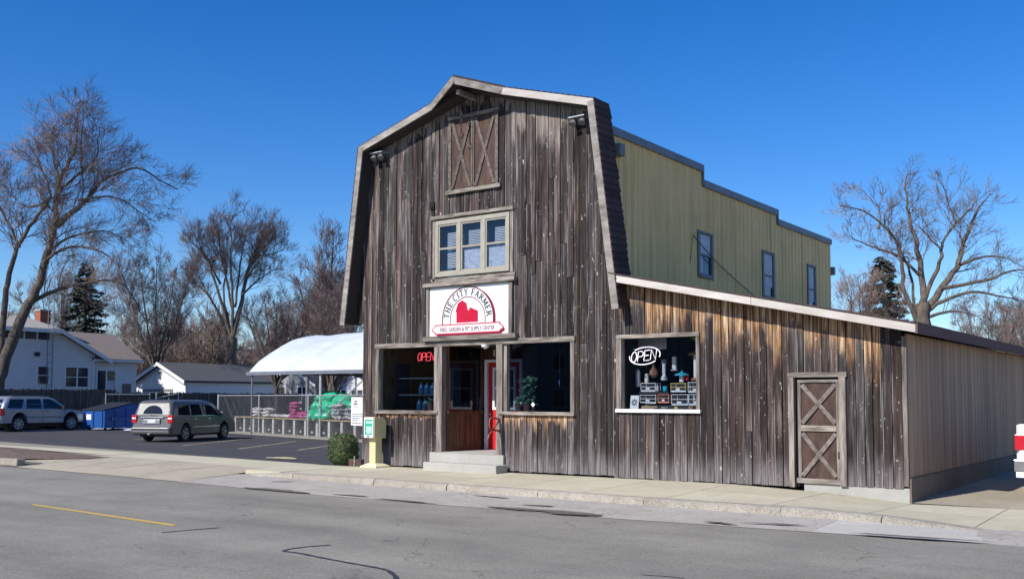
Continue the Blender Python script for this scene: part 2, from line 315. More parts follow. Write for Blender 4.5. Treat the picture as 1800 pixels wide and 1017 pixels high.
# ------------------------------------------------------------------ mesh helpers
class MB:
    def __init__(s): s.v = []; s.f = []
    def quad(s, a, b, c, d):
        i = len(s.v); s.v += [tuple(a), tuple(b), tuple(c), tuple(d)]; s.f.append((i, i+1, i+2, i+3)); return s
    def poly(s, pts):
        i = len(s.v); s.v += [tuple(p) for p in pts]; s.f.append(tuple(range(i, i+len(pts)))); return s
    def hexa(s, p):
        """eight corners: bottom ring of four, then top ring of four"""
        i = len(s.v); s.v += [tuple(q) for q in p]
        for f in ((3, 2, 1, 0), (4, 5, 6, 7), (0, 1, 5, 4), (1, 2, 6, 5), (2, 3, 7, 6), (3, 0, 4, 7)): s.f.append(tuple(i+k for k in f))
        return s
    def box(s, x0, x1, y0, y1, z0, z1):
        return s.hexa([(x0, y0, z0), (x1, y0, z0), (x1, y1, z0), (x0, y1, z0), (x0, y0, z1), (x1, y0, z1), (x1, y1, z1), (x0, y1, z1)])
    def bar(s, a, b, wd, th, upv=(0, 0, 1)):
        """box along a->b; wd measured across, th along the third axis"""
        a, b = Vector(a), Vector(b); d = (b-a).normalized(); n = Vector(upv); n = (n-d*n.dot(d)).normalized(); t = d.cross(n)
        o = [t*(-wd/2)+n*(-th/2), t*(wd/2)+n*(-th/2), t*(wd/2)+n*(th/2), t*(-wd/2)+n*(th/2)]
        i = len(s.v); s.v += [tuple(a+q) for q in o]+[tuple(b+q) for q in o]
        for f in ((0, 1, 2, 3), (7, 6, 5, 4), (1, 0, 4, 5), (2, 1, 5, 6), (3, 2, 6, 7), (0, 3, 7, 4)): s.f.append(tuple(i+k for k in f))
        return s
    def tube(s, pts, rad, n=6, cap=True):
        k = len(pts); base = len(s.v); pn = None
        for j in range(k):
            p = Vector(pts[j]); r = rad[j] if isinstance(rad, (list, tuple)) else rad
            d = (Vector(pts[min(j+1, k-1)])-Vector(pts[max(j-1, 0)]))
            if d.length < 1e-9: d = Vector((0, 0, 1))
            d.normalize()
            if pn is None: pn = d.orthogonal().normalized()
            pn = pn-d*pn.dot(d)
            if pn.length < 1e-6: pn = d.orthogonal()
            pn.normalize(); q = d.cross(pn)
            for i in range(n):
                a = 2*math.pi*i/n; s.v.append(tuple(p+(pn*math.cos(a)+q*math.sin(a))*r))
        for j in range(k-1):
            for i in range(n):
                a = base+j*n+i; b = base+j*n+(i+1) % n; s.f.append((a, b, b+n, a+n))
        if cap: s.f.append(tuple(base+i for i in reversed(range(n)))); s.f.append(tuple(base+(k-1)*n+i for i in range(n)))
        return s
    def lathe(s, prof, n=16, c=(0, 0, 0), axis='z'):
        base = len(s.v)
        for r, h in prof:
            for i in range(n):
                a = 2*math.pi*i/n; x, y = r*math.cos(a), r*math.sin(a)
                q = (x, y, h) if axis == 'z' else (x, h, y)
                s.v.append((q[0]+c[0], q[1]+c[1], q[2]+c[2]))
        for j in range(len(prof)-1):
            for i in range(n):
                a = base+j*n+i; b = base+j*n+(i+1) % n
                s.f.append((a, b, b+n, a+n) if axis == 'z' else (a, a+n, b+n, b))
        s.f.append(tuple(base+i for i in (reversed(range(n)) if axis == 'z' else range(n))))
        e = base+(len(prof)-1)*n; s.f.append(tuple(e+i for i in (range(n) if axis == 'z' else reversed(range(n))))); return s
    def prism(s, poly, h0, h1, f):
        """poly 2D list; f(u, v, h) -> 3D"""
        n = len(poly); i = len(s.v)
        s.v += [tuple(f(u, v, h0)) for u, v in poly]+[tuple(f(u, v, h1)) for u, v in poly]
        s.f.append(tuple(reversed(range(i, i+n)))); s.f.append(tuple(range(i+n, i+2*n)))
        for k in range(n): a, b = i+k, i+(k+1) % n; s.f.append((a, b, b+n, a+n))
        return s
    def add(s, verts, faces, f=lambda p: p):
        i = len(s.v); s.v += [tuple(f(p)) for p in verts]; s.f += [tuple(i+k for k in q) for q in faces]; return s
    def build(s, name, m=None, parent=None, smooth=False, kind=None, bevel=0, fix=True):
        me = bpy.data.meshes.new(name); me.from_pydata(s.v, [], s.f)
        if fix and len(s.f) < 20000:
            bm = bmesh.new(); bm.from_mesh(me); bmesh.ops.recalc_face_normals(bm, faces=bm.faces); bm.to_mesh(me); bm.free()
        if smooth: me.polygons.foreach_set('use_smooth', [True]*len(me.polygons))
        me.update(); o = bpy.data.objects.new(name, me); col.objects.link(o)
        if m is not None: me.materials.append(MT[m] if isinstance(m, str) else m)
        if parent is not None: o.parent = parent
        if kind: o['kind'] = kind
        if bevel:
            b = o.modifiers.new('bevel', 'BEVEL'); b.width = bevel; b.segments = 2; b.limit_method = 'ANGLE'; b.angle_limit = R(35)
        return o
def tag(o, label, cat, group=None):
    o['label'] = label; o['category'] = cat
    if group: o['group'] = group
    return o
def thing(name, label, cat, loc=(0, 0, 0), rz=0, group=None, sc=1):
    o = bpy.data.objects.new(name, None); o.empty_display_size = .2; col.objects.link(o); o.location = loc; o.rotation_euler = (0, 0, rz); o.scale = (sc,)*3
    return tag(o, label, cat, group)
def dup(root, loc, rz, label, sc=1, group=None):
    r = root.copy(); col.objects.link(r); r.location = loc; r.rotation_euler = (0, 0, rz); r.scale = (sc,)*3 if not isinstance(sc, tuple) else sc; r['label'] = label
    if group: r['group'] = group
    for ch in list(root.children):
        c = ch.copy(); col.objects.link(c); c.parent = r
        for g in list(ch.children):
            d = g.copy(); col.objects.link(d); d.parent = c
    return r
def box(name, m, parent, *b, **k): return MB().box(*b).build(name, m, parent, **k)
def struct(mb, name, m, parent=None, **k):
    o = mb.build(name, m, parent, **k)
    if parent is None: o['kind'] = 'structure'
    return o
def glyphs(txt, size, extrude=0, bold=0):
    cu = bpy.data.curves.new('text', 'FONT'); cu.body = txt; cu.size = size; cu.extrude = extrude; cu.resolution_u = 3; cu.offset = bold
    o = bpy.data.objects.new('text', cu); col.objects.link(o); dg = bpy.context.evaluated_depsgraph_get(); dg.update()
    me = bpy.data.meshes.new_from_object(o.evaluated_get(dg))
    v = [tuple(x.co) for x in me.vertices]; f = [tuple(p.vertices) for p in me.polygons]
    bpy.data.objects.remove(o); bpy.data.meshes.remove(me); return v, f
rng = random.Random(7)
def lerp(a, b, t): return a+(b-a)*t
def pw(x, pts):
    if x <= pts[0][0]: return pts[0][1]
    for (a, b), (c, d) in zip(pts, pts[1:]):
        if x <= c: return lerp(b, d, (x-a)/(c-a))
    return pts[-1][1]

# ================================================================== GROUND
def zf(x): return pw(x, [(-3, .0), (0, .03), (4.4, .055), (10.5, .085), (12.8, -.085), (14.5, -.06), (20, -.05)])
def zc(x): return pw(x, [(-6, -.03), (-1, .03), (3, .04), (9, .03), (12.2, .04), (13.4, .0), (14.5, -.088), (20, -.09)])
def zs(x, y): return lerp(zf(x), zc(x), max(0, min(1, -y/2.9)))
ZR = -.13
def edge(x): return pw(x, [(-9, -4.35), (-2.4, -4.46), (3.3, -4.72), (9.6, -4.52), (14.5, -3.98), (20, -3.6)])
g = MB(); n = 24
for i in range(n):
    for j in range(n):
        a = [(-320+640*k/n) for k in range(n+1)]
        g.quad((a[i], a[j], -.17), (a[i+1], a[j], -.17), (a[i+1], a[j+1], -.17), (a[i], a[j+1], -.17))
struct(g, 'ground', 'dirt')
g = MB(); xs = [-200, -60, -30, -9, -2.4, 0, 3.3, 6.5, 9.6, 12.6, 14.5, 14.7, 20, 40, 200]
for a, b in zip(xs, xs[1:]):
    ea, eb = (edge(max(-30, min(30, a))), edge(max(-30, min(30, b))))
    for (y0, y1, z0, z1) in ((None, -9, ZR, ZR+.0), (-9, -16, ZR, ZR)):
        ya, yb = (ea, eb) if y0 is None else (y0, y0)
        g.quad((a, y1, z1), (b, y1, z1), (b, yb, z0), (a, ya, z0))
struct(g, 'road', 'road')
# parking lot
lotf = [(-60, 4.6, -.08), (-36, 2.55, -.03), (-20, 1.2, .0), (-9, .27, .015), (-.02, -.5, .03)]
g = MB()
for a, b in zip(lotf, lotf[1:]):
    g.quad(a, b, (b[0], b[1]+3.5, -.08), (a[0], a[1]+3.5, -.08)); g.quad((a[0], a[1]+3.5, -.08), (b[0], b[1]+3.5, -.08), (b[0], 13, -.08), (a[0], 13, -.08))
    g.quad((a[0], 13, -.08), (b[0], 13, -.08), (b[0], 34, -.08), (a[0], 34, -.08))
struct(g, 'parking_lot', 'lot')
# pavement strip left of the building, driveway apron, planted bed
g = MB(); strip = [(-60, 4.56), (-36, 2.51), (-20, 1.16), (-9, .23), (-.95, -.46)]
for (a, ya), (b, yb) in zip(strip, strip[1:]):
    g.quad((a, ya-1.45, -.005), (b, yb-1.45, .0), (b, yb, .028), (a, ya, .018 if a > -36 else -.02))
struct(g, 'pavement_strip', 'sidewalk')
g = MB(); ax = [-16, -12, -8.1, -6.5, -5, -3, -.95]
for a, b in zip(ax, ax[1:]):
    def top(x): return pw(x, [(-9, .23-1.45), (-.95, -.46-1.45)])
    g.quad((a, edge(a)+.02, ZR+.006), (b, edge(b)+.02, ZR+.006), (b, -3.0, -.04), (a, -3.0, -.045)); g.quad((a, -3.0, -.045), (b, -3.0, -.04), (b, top(b), .0), (a, top(a), -.002))
struct(g, 'driveway', 'apron')
g = MB(); rs = random.Random(3)
bed = [(-60, 1.0), (-30, .35), (-20, -.30), (-14, -.82), (-10, -1.18), (-8.2, -1.62)]; bedb = [(-60, -3.9), (-30, -3.9), (-20, -3.9), (-14, -3.9), (-10, -3.7), (-8.2, -2.3)]
prev = None
for k in range(53):
    x = -60+k*51.8/52 if k < 10 else -50+(k-10)*41.8/42
    ring = []
    for j in range(7):
        t = j/6; y = lerp(pw(x, bed), pw(x, bedb), t); ring.append((x, y, (-.004 if k == 52 else -.02 if j in (0, 6) else -.005+.13*math.sin(math.pi*t)*rs.uniform(.5, 1.2)*min(1, (53-k)/6))))
    if prev:
        for j in range(6): g.quad(prev[j], ring[j], ring[j+1], prev[j+1])
    prev = ring
struct(g, 'planting_bed', 'mulch')
bc = MB()
for k, x in enumerate([-8.9, -10.6, -12.2, -13.9, -15.7, -17.6, -19.6, -21.8]):
    a = rs.uniform(-.08, .08); L = rs.uniform(1.1, 1.6)
    o = MB().bar((-L/2, 0, 0), (L/2, 0, 0), .24, .2).build('curb_block', 'curb', None, bevel=.03); o.location = (x, -4.15+rs.uniform(-.12, .12), -.04+rs.uniform(-.03, .03)); o.rotation_euler = (rs.uniform(-.1, .1), rs.uniform(-.04, .04), a); o['kind'] = 'structure'
# bed side strip beyond kerb blocks
struct(MB().quad((-60, -4.62, ZR+.008), (-8.1, edge(-8.1)+.02, ZR+.008), (-8.1, -3.6, -.06), (-60, -3.7, -.06)), 'verge', 'dirt')
# sidewalk slabs
sw = bpy.data.objects.new('sidewalk', None); col.objects.link(sw); sw['kind'] = 'structure'
x = -.95; edges = [-.95, .25, 1.75, 3.3, 4.85, 6.4, 8.0, 9.6, 11.4, 12.85, 14.3, 16.2, 18.2, 20.4, 23]
for a, b in zip(edges, edges[1:]):
    a2, b2 = a+.007, b-.007
    for (y0, y1) in ((-2.76, -1.405), (-1.391, .0)):
        if b > 12.9: y1 = min(y1, -.01)
        if a < 0 and y1 > -.3: y1 = -.48
        P = [(a2, y0), (b2, y0), (b2, y1), (a2, y1)]
        sk_ = .06 if a > 0 else 0
        P = [(px_+sk_*(-py_)*.4, py_) for px_, py_ in P]
        MB().hexa([(p, q, zs(p, q)-.12) for p, q in P]+[(p, q, zs(p, q)) for p, q in P]).build('paving_slab', 'sidewalk', sw)
box('bedding', 'dirt', sw, -.95, 23, -2.9, -.02, -.30, -.11)
cb = bpy.data.objects.new('kerb', None); col.objects.link(cb); cb['kind'] = 'structure'
ce = [-.95, .9, 3.3, 5.2, 7.3, 9.4, 11.72, 13.2, 14.5]
for a, b in zip(ce, ce[1:]):
    rr = random.Random(int(a*10)); N_ = 8; mb = MB(); st = []
    for i in range(N_+1):
        xx = lerp(a+.006, b-.006, i/N_); zt = zc(xx)+.006
        if a < 0: zt = lerp(-.06, zt, min(1, (xx+.95)/1.4))
        j = rr.uniform(-.012, .012)
        st.append([(xx, -3.02+j, -.2), (xx, -2.985+j, zt-.03), (xx, -2.93+j*.6, zt-rr.uniform(0, .008)), (xx, -2.765, zt)])
    for s0, s1 in zip(st, st[1:]):
        for k in range(3): mb.quad(s0[k], s1[k], s1[k+1], s0[k+1])
    mb.poly(st[0]); mb.poly(list(reversed(st[-1])))
    mb.build('kerb_stone', 'curb', cb)
# parking strip of old concrete between kerb and asphalt
g = MB(); px_ = [-.95, 0, 3.3, 6.5, 9.6, 12.6]
for a, b in zip(px_, px_[1:]):
    g.quad((a, edge(a), ZR+.005), (b, edge(b), ZR+.005), (b, -2.98, -.075), (a, -2.98, -.075 if a > 0 else -.05))
struct(g, 'parking_strip', 'gutter')
struct(MB().quad((12.605, edge(12.6), ZR+.005), (14.7, edge(14.7), ZR+.005), (14.5, -2.98, -.092), (12.605, -2.98, -.075)), 'concrete_patch', 'patch')
g = MB(); g.quad((14.62, edge(14.62), ZR+.002), (24, edge(24), ZR+.005), (24, -2.70, -.085), (14.40, -2.70, -.078)); struct(g, 'drive_apron', 'gutter')
g = MB()
for (x0, x1) in ((12.6, 16), (16, 24)):
    g.quad((x0, 0, zs(x0, 0)+.0), (x1, 0, zs(x1, 0)), (x1, 4, -.03), (x0, 4, -.03)); g.quad((x0, 4, -.03), (x1, 4, -.03), (x1, 45, .02), (x0, 45, .02))
struct(g, 'alley', 'apron')
struct(MB().quad((14.75, -1.2, -.02), (15.0, -1.65, -.018), (17.5, -.75, -.02), (17.3, -.25, -.02)), 'yellow_paint_mark', 'paleline')
# markings, cracks, dark patches
struct(MB().quad((1.02, -8.70, ZR+.005), (1.12, -8.80, ZR+.005), (5.3, -9.02, ZR+.005), (5.26, -8.90, ZR+.005)), 'road_marking', 'yellowline')
def ribbon(name, pts, wd, m, z=.005, w2=None):
    mb = MB(); P = [Vector((p[0], p[1], (p[2] if len(p) > 2 else ZR)+z)) for p in pts]; n = len(P); E = []
    rr = random.Random(len(pts))
    for i in range(n):
        d = (P[min(i+1, n-1)]-P[max(i-1, 0)]); d.z = 0; d.normalize(); q = Vector((-d.y, d.x, 0)); ww = (wd if w2 is None else lerp(wd, w2, i/(n-1)))*rr.uniform(.75, 1.2)/2
        E.append((P[i]-q*ww, P[i]+q*ww))
    for a, b in zip(E, E[1:]): mb.quad(a[0], b[0], b[1], a[1])
    return struct(mb, name, m)
def fine(pts, k=4, j=.015, seed=1):
    rr = random.Random(seed); out = []
    for i in range(len(pts)-1):
        a, b = Vector(pts[i]), Vector(pts[i+1])
        p0 = Vector(pts[max(i-1, 0)]); p3 = Vector(pts[min(i+2, len(pts)-1)])
        for s in range(k):
            t = s/k; q = .5*((2*a)+(-p0+b)*t+(2*p0-5*a+4*b-p3)*t*t+(-p0+3*a-3*b+p3)*t**3)
            out.append(tuple(c+rr.uniform(-j, j) for c in q) if j else tuple(q))
    out.append(tuple(pts[-1])); return out
ribbon('tar_line', fine([(8.38, -8.94), (8.25, -9.25), (8.28, -9.58), (8.6, -9.6), (9.1, -9.68), (9.58, -9.74), (10.0, -9.78), (10.3, -9.9), (10.75, -10.3), (11.1, -10.9)], 5, .006), .045, 'tar', w2=.06)
ribbon('tar_line', fine([(5.79, -9.53), (5.86, -9.1), (5.97, -8.73)], 5, .006, 2), .045, 'tar')
ribbon('tar_line', fine([(12.4, -8.46), (12.75, -8.38), (13.05, -8.5), (13.2, -8.62)], 5, .008, 3), .022, 'tar')
def blot(name, c, rx, ry, rot, m, z, seed, n=26):
    rr = random.Random(seed); pts = []; f = [rr.uniform(0, 6) for _ in range(4)]
    for i in range(n):
        a = 2*math.pi*i/n; k = 1+.22*math.sin(2*a+f[0])+.16*math.sin(3*a+f[1])+.1*math.sin(7*a+f[2])+rr.uniform(-.06, .06)
        x, y = rx*k*math.cos(a), ry*k*math.sin(a); pts.append((c[0]+x*math.cos(rot)-y*math.sin(rot), c[1]+x*math.sin(rot)+y*math.cos(rot), z))
    return struct(MB().poly(pts), name, m)
ZP = ZR+.011
for i, (c, rx, ry, ro) in enumerate([((2.3, -4.62), .8, .15, .03), ((5.6, -4.60), .6, .06, .03), ((8.5, -4.42), .85, .17, .05), ((9.1, -4.50), .35, .12, .2), ((13.9, -4.08), .8, .07, .09), ((11.3, -4.2), .2, .07, 0), ((12.0, -3.9), .4, .05, .3), ((8.0, -3.95), .25, .06, .1), ((4.2, -4.5), .5, .05, .1), ((1.2, -3.5), .3, .05, .4), ((6.6, -3.4), .35, .05, -.1)]):
    blot('dirt_patch', c, rx, ry, ro, 'pothole', pw(c[1], [(-4.7, ZR+.008), (-3, -.074)])+.010, i+11)
ribbon('sand_line', fine([(-1, -4.35), (3, -4.15), (6, -3.95), (9, -3.85), (12.5, -3.75)], 6, .05, 5), .02, 'curb', -.5)
def LZ(x, y):
    f = pw(x, [(a, b) for a, b, c in lotf]); return pw(y-f, [(0, .02), (3.5, -.08)])
def bay(a, b, wd=.11):
    P = [lerp(0, 1, i/8) for i in range(9)]
    ribbon('bay_marking', [(lerp(a[0], b[0], t), lerp(a[1], b[1], t), LZ(lerp(a[0], b[0], t), lerp(a[1], b[1], t))+.003) for t in P], wd, 'paleline')
bay((-10.3, 4.4), (-13.3, 9.6)); bay((-8.1, 5.1), (-10.3, 9.2)); bay((-13.8, 4.7), (-16.6, 9.6)); bay((-19.5, 6.4), (-20.3, 8))
blot('bay_marking', (-3.9, 0.85), .75, .25, -.2, 'paleline', .02, 77)
for c, rx, ry, sd_ in (((-31.0, 13.6), 2.2, .5, 4), ((-29.5, 14.9), 2.6, .45, 5), ((-33.9, 10.0), .8, 2.6, 6), ((-33.9, 14.8), .5, 1.5, 8)):
    rr = random.Random(sd_); mb = MB(); n = 22; R1 = []
    ph = [rr.uniform(0, 6) for _ in range(3)]
    for ring, hh in ((1, 0), (.8, .05), (.45, .09)):
        R1.append([(c[0]+rx*ring*math.cos(a)*(1+.2*math.sin(3*a+ph[0])), c[1]+ry*ring*math.sin(a)*(1+.2*math.sin(2*a+ph[1])), -.078+hh*rr.uniform(.6, 1.2)) for a in [2*math.pi*i/n for i in range(n)]])
    for p, q in zip(R1, R1[1:]):
        for i in range(n): mb.quad(p[i], p[(i+1) % n], q[(i+1) % n], q[i])
    mb.poly(R1[-1]); o = mb.build('snow_patch', 'snow', None, smooth=True); o['kind'] = 'stuff'

# ================================================================== THE BARN FRONT
barn = thing('barn_front', 'weathered dark plank barn front with gambrel roof, loft doors and shop entrance', 'building')
CX = 3.51
PROF = [(-.42, 3.46), (.15, 7.76), (CX, 8.72), (6.87, 7.76), (7.44, 3.46)]
INN = [(-.27, 3.46), (.27, 7.62), (CX, 8.55), (6.75, 7.62), (7.29, 3.46)]
def roofz(x): return pw(x, INN) if x > .27 and x < 6.75 else (lerp(3.46, 7.62, (x+.27)/.54) if x <= .27 else lerp(7.62, 3.46, (x-6.75)/.54))
def leanz(x): return 3.96-.2135*(x-7.44)     # underside of lean-to eave on the wall
planks = []
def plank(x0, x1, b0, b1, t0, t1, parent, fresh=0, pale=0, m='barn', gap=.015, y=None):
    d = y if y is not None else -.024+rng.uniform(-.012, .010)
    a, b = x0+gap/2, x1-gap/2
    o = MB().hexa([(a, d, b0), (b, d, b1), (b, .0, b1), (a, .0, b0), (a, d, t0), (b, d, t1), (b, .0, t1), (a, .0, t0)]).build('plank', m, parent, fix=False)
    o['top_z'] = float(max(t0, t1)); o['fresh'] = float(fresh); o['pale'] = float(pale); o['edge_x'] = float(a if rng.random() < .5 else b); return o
back = MB()
def columns(x0, x1, bot, topf, parent, holes=(), fresh=0, pale=0, wmean=.148, split=.0, bk=True):
    n = max(1, round((x1-x0)/wmean)); ws = [rng.uniform(.8, 1.25) for _ in range(n)]; s = sum(ws); xs = [x0]
    for q in ws: xs.append(xs[-1]+q/s*(x1-x0))
    xs[-1] = x1
    for a, b in zip(xs, xs[1:]):
        jb = rng.uniform(-.012, .012)
        segs = [(bot(a)+jb, bot(b)+jb, topf(a), topf(b))]
        for (hx0, hx1, hz0, hz1) in holes:
            if a >= hx0-.002 and b <= hx1+.002:
                p = segs[0]; segs = [(p[0], p[1], hz0, hz0), (hz1, hz1, p[2], p[3])]
        for (b0, b1, t0, t1) in segs:
            if bk: back.hexa([(a, 0, b0), (b, 0, b1), (b, .03, b1), (a, .03, b0), (a, 0, t0), (b, 0, t1), (b, .03, t1), (a, .03, t0)])
            L = t0-b0
            f = fresh*rng.choice((.4, .6, .75, .85, .95, 1.05)) if fresh else 0; pl = pale*rng.uniform(.3, 1.4) if pale else 0
            if L > 2.2 and rng.random() < split:
                zz = b0+L*rng.uniform(.25, .75); plank(a, b, b0, b1, zz-.005, zz-.005, parent, 0); plank(a, b, zz+.005, zz+.005, t0, t1, parent, f, pl)
            else: plank(a, b, b0, b1, t0, t1, parent, f, pl)
bot = lambda x: zf(x)+.035
LT = 2.93
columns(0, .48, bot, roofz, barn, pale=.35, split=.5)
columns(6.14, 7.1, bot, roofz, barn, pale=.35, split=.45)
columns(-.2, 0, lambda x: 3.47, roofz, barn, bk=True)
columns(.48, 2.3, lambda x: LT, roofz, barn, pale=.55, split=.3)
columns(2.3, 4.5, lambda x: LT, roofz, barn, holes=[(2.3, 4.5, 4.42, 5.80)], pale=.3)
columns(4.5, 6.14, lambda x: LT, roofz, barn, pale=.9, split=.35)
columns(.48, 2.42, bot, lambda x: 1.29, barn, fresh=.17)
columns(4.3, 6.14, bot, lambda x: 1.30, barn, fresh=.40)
back.build('sheathing', 'dark', barn)
# roof shell (shallow false-front roof), fascia, hood
YF, YB = -.38, .20
rs_ = MB()
def in3(p, y): return (p[0], y, p[1])
OUT = PROF
for (a, b), (c, d) in zip(zip(OUT, OUT[1:]), zip(INN, INN[1:])):
    rs_.hexa([in3(c, YF), in3(d, YF), in3(d, YB), in3(c, YB), in3(a, YF), in3(b, YF), in3(b, YB), in3(a, YB)])
rs_.build('roof_deck', 'soffit', barn)
def courses(p, q, n, y0, y1, parent):
    p, q = Vector((p[0], 0, p[1])), Vector((q[0], 0, q[1])); d = (q-p)/n; nm = Vector((d.z, 0, -d.x)).normalized()
    if nm.z < 0: nm = -nm
    for k in range(n):
        a, b = p+d*k, p+d*(k+1)*1.0; lo, hi = a+nm*.028, b+nm*.006
        j = rng.uniform(-.02, .02)
        MB().hexa([(a.x, y0, a.z), (a.x, y1+j, a.z), (b.x, y1+j, b.z), (b.x, y0, b.z), (lo.x, y0, lo.z), (lo.x, y1+j, lo.z), (hi.x, y1+j, hi.z), (hi.x, y0, hi.z)]).build('shingle_course', 'shingle', parent)
courses(PROF[4], PROF[3], 30, -.425, .215, barn); courses(PROF[0], PROF[1], 30, -.425, .215, barn)
courses((6.87, 7.765), (CX, 8.725), 22, -.41, .215, barn); courses((.15, 7.765), (CX, 8.725), 22, -.41, .215, barn)
def fboard(a, b, ya, yb, wd, m='fascia', th=.035, name='fascia_board'):
    """board in the XZ plane whose upper edge runs a->b"""
    A, B = Vector((a[0], ya, a[1])), Vector((b[0], yb, b[1])); d = (B-A).normalized(); nrm = Vector((d.z, 0, -d.x)).normalized()
    if nrm.z > 0: nrm = -nrm
    if abs(nrm.z) < .5:
        c = Vector((CX, 0, 5)); nrm = nrm if (c-A).dot(nrm) > 0 else -nrm
    C, D = A+nrm*wd, B+nrm*wd; o = Vector((0, -th, 0))
    return MB().hexa([C, D, D-o*0+Vector((0, .0, 0)), C, A, B, B, A]).build(name, m, barn) if False else MB().hexa([C+o, D+o, D, C, A+o, B+o, B, A]).build(name, m, barn)
HX = 1.05; HY = -.47
fboard((-.42, 3.44), (.15, 7.74), YF-.004, YF-.004, .155)
fboard((7.44, 3.44), (6.87, 7.74), YF-.004, YF-.004, .155)
sl_ = (8.72-7.76)/(CX-.15)
zb = 7.76+sl_*(CX-HX-.15)
fboard((.15, 7.76), (CX-HX, zb), YF, YF, .15); fboard((6.87, 7.76), (CX+HX, zb), YF, YF, .15, 'leanfascia')
fboard((CX-HX, zb), (CX, 8.74), YF, YF+HY, .15); fboard((CX+HX, zb), (CX, 8.74), YF, YF+HY, .15)
hd = MB()
for s in (-1, 1):
    a = Vector((CX+s*HX, YF, zb)); t = Vector((CX, YF+HY, 8.74)); r = Vector((CX, YF, 8.735)); up_ = Vector((0, 0, .05)); dn = Vector((0, 0, -.02))
    hd.poly([a+dn, t+dn, r+dn]); hd.poly([a+up_, t+up_, r+up_]); hd.quad(a+dn, t+dn, t+up_, a+up_)
hd.build('hood_roof', 'shingle', barn)
MB().bar((CX-.02, -.05, 8.46), (CX-.02, -.66, 8.46), .10, .10).build('hoist_beam', 'fascia', barn)
# lintel, posts, sills and trims of the shop front
def trim(name, x0, x1, z0, z1, y0=-.06, y1=-.024, m=None, parent=barn, **k):
    m = m or ('trim' if (x1-x0) > (z1-z0) else 'trimv'); return box(name, m, parent, x0, x1, y0, y1, z0, z1, **k)
trim('lintel', .44, 6.18, 2.845, 2.955, -.075, .10)
trim('header_board', 2.05, 4.72, 2.965, 3.07, -.16, -.03)
trim('window_stile', .46, .565, 1.375, 2.843); trim('window_stile', 2.33, 2.415, 1.375, 2.843)
trim('window_stile', 6.07, 6.165, 1.375, 2.843); trim('post', 2.418, 2.575, .10, 2.843, -.075, .09); trim('post', 4.14, 4.30, .24, 2.843, -.075, .09)
trim('window_sill', .47, 2.46, 1.292, 1.372, -.10, .12); trim('window_sill', 4.24, 6.18, 1.302, 1.372, -.10, .12)
for x0, x1 in ((.50, .58), (2.34, 2.41), (4.305, 4.39), (6.06, 6.14)): trim('jamb', x0, x1, 1.374, 2.843, -.02, .11, 'trimv')
box('window_pane', 'glass', barn, .58, 2.34, .085, .091, 1.374, 2.843); box('window_pane', 'glass', barn, 4.39, 6.06, .085, .091, 1.374, 2.843)
# entrance recess
box('landing', 'step', barn, 2.576, 4.138, -.02, 1.47, .05, .44)
box('ceiling_panel', 'soffit', barn, 2.42, 4.29, .092, 1.60, 2.86, 2.90)
wt = MB()
for k in range(8):
    a = .10+k*.17; MB().box(2.56, 2.598+rng.uniform(0, .006), a+.005, a+.165, .445, 1.30).build('plank', 'wainscot', barn)
box('window_sill', 'wainscot', barn, 2.54, 2.64, .10, 1.45, 1.302, 1.36)
box('window_stile', 'wainscot', barn, 2.55, 2.60, .092, .17, 1.362, 2.855); box('window_stile', 'wainscot', barn, 2.55, 2.60, 1.36, 1.45, 1.362, 2.855)
box('window_pane', 'glass', barn, 2.572, 2.578, .17, 1.36, 1.362, 2.855)
box('side_wall', 'wainscot', barn, 4.14, 4.18, .10, 1.45, .445, 1.36)
box('window_stile', 'wainscot', barn, 4.14, 4.18, 1.36, 1.45, 1.362, 2.855)
box('window_pane', 'glass', barn, 4.155, 4.161, .10, 1.36, 1.362, 2.855)
MT['redwood'] = simple('dark_red_boards', (.10, .025, .022), .7, c2=(.06, .016, .015), sc=6, stretch=(1, 1, .2))
box('rear_wall', 'redwood', barn, 2.56, 2.66, 1.452, 1.56, .44, 2.86); box('rear_wall', 'redwood', barn, 3.78, 4.18, 1.452, 1.56, .44, 2.86); box('rear_wall', 'redwood', barn, 2.661, 3.779, 1.452, 1.56, 2.585, 2.86)
for b in ((2.665, 2.745, .445, 2.58), (3.70, 3.775, .445, 2.58), (2.746, 3.699, 2.515, 2.58)): box('door_casing', 'white', barn, b[0], b[1], 1.40, 1.53, b[2], b[3])
dr = box('entry_door', 'reddoor', barn, 2.75, 3.695, 1.45, 1.50, .455, 1.38); 
dl = MB()
for b in ((2.75, 2.88, 1.381, 2.51), (3.57, 3.695, 1.381, 2.51), (2.881, 3.569, 2.40, 2.51)): dl.box(b[0], b[1], 1.45, 1.50, b[2], b[3])
dl.build('door_rail', 'reddoor', dr)
dw = MB()
for b in ((2.885, 2.945, 1.385, 2.395), (3.505, 3.565, 1.385, 2.395), (2.946, 3.504, 2.335, 2.395), (2.946, 3.504, 1.385, 1.445), (2.946, 3.504, 1.88, 1.925)): dw.box(b[0], b[1], 1.43, 1.49, b[2], b[3])
dw.build('door_window_frame', 'white', dr)
box('door_pane', 'housepane', dr, 2.946, 3.504, 1.465, 1.475, 1.446, 2.334)
MB().lathe([(.0, -.06), (.03, -.05), (.03, -.02), (.012, -.015), (.012, 0)], 10, (2.82, 1.45, 1.28), 'y').build('door_handle', 'chrome', dr)
box('notice', 'cream', barn, 2.90, 2.95, 1.435, 1.45, 2.66, 2.82)
st1 = MB().box(2.40, 4.47, -.50, -.085, -.02, .225).build('step', 'step', barn, bevel=.015)
st2 = MB().box(2.25, 4.36, -.10, -.026, -.02, .425); st2.box(2.576, 4.138, -.10, -.021, .42, .437); st2.build('step', 'step', barn)
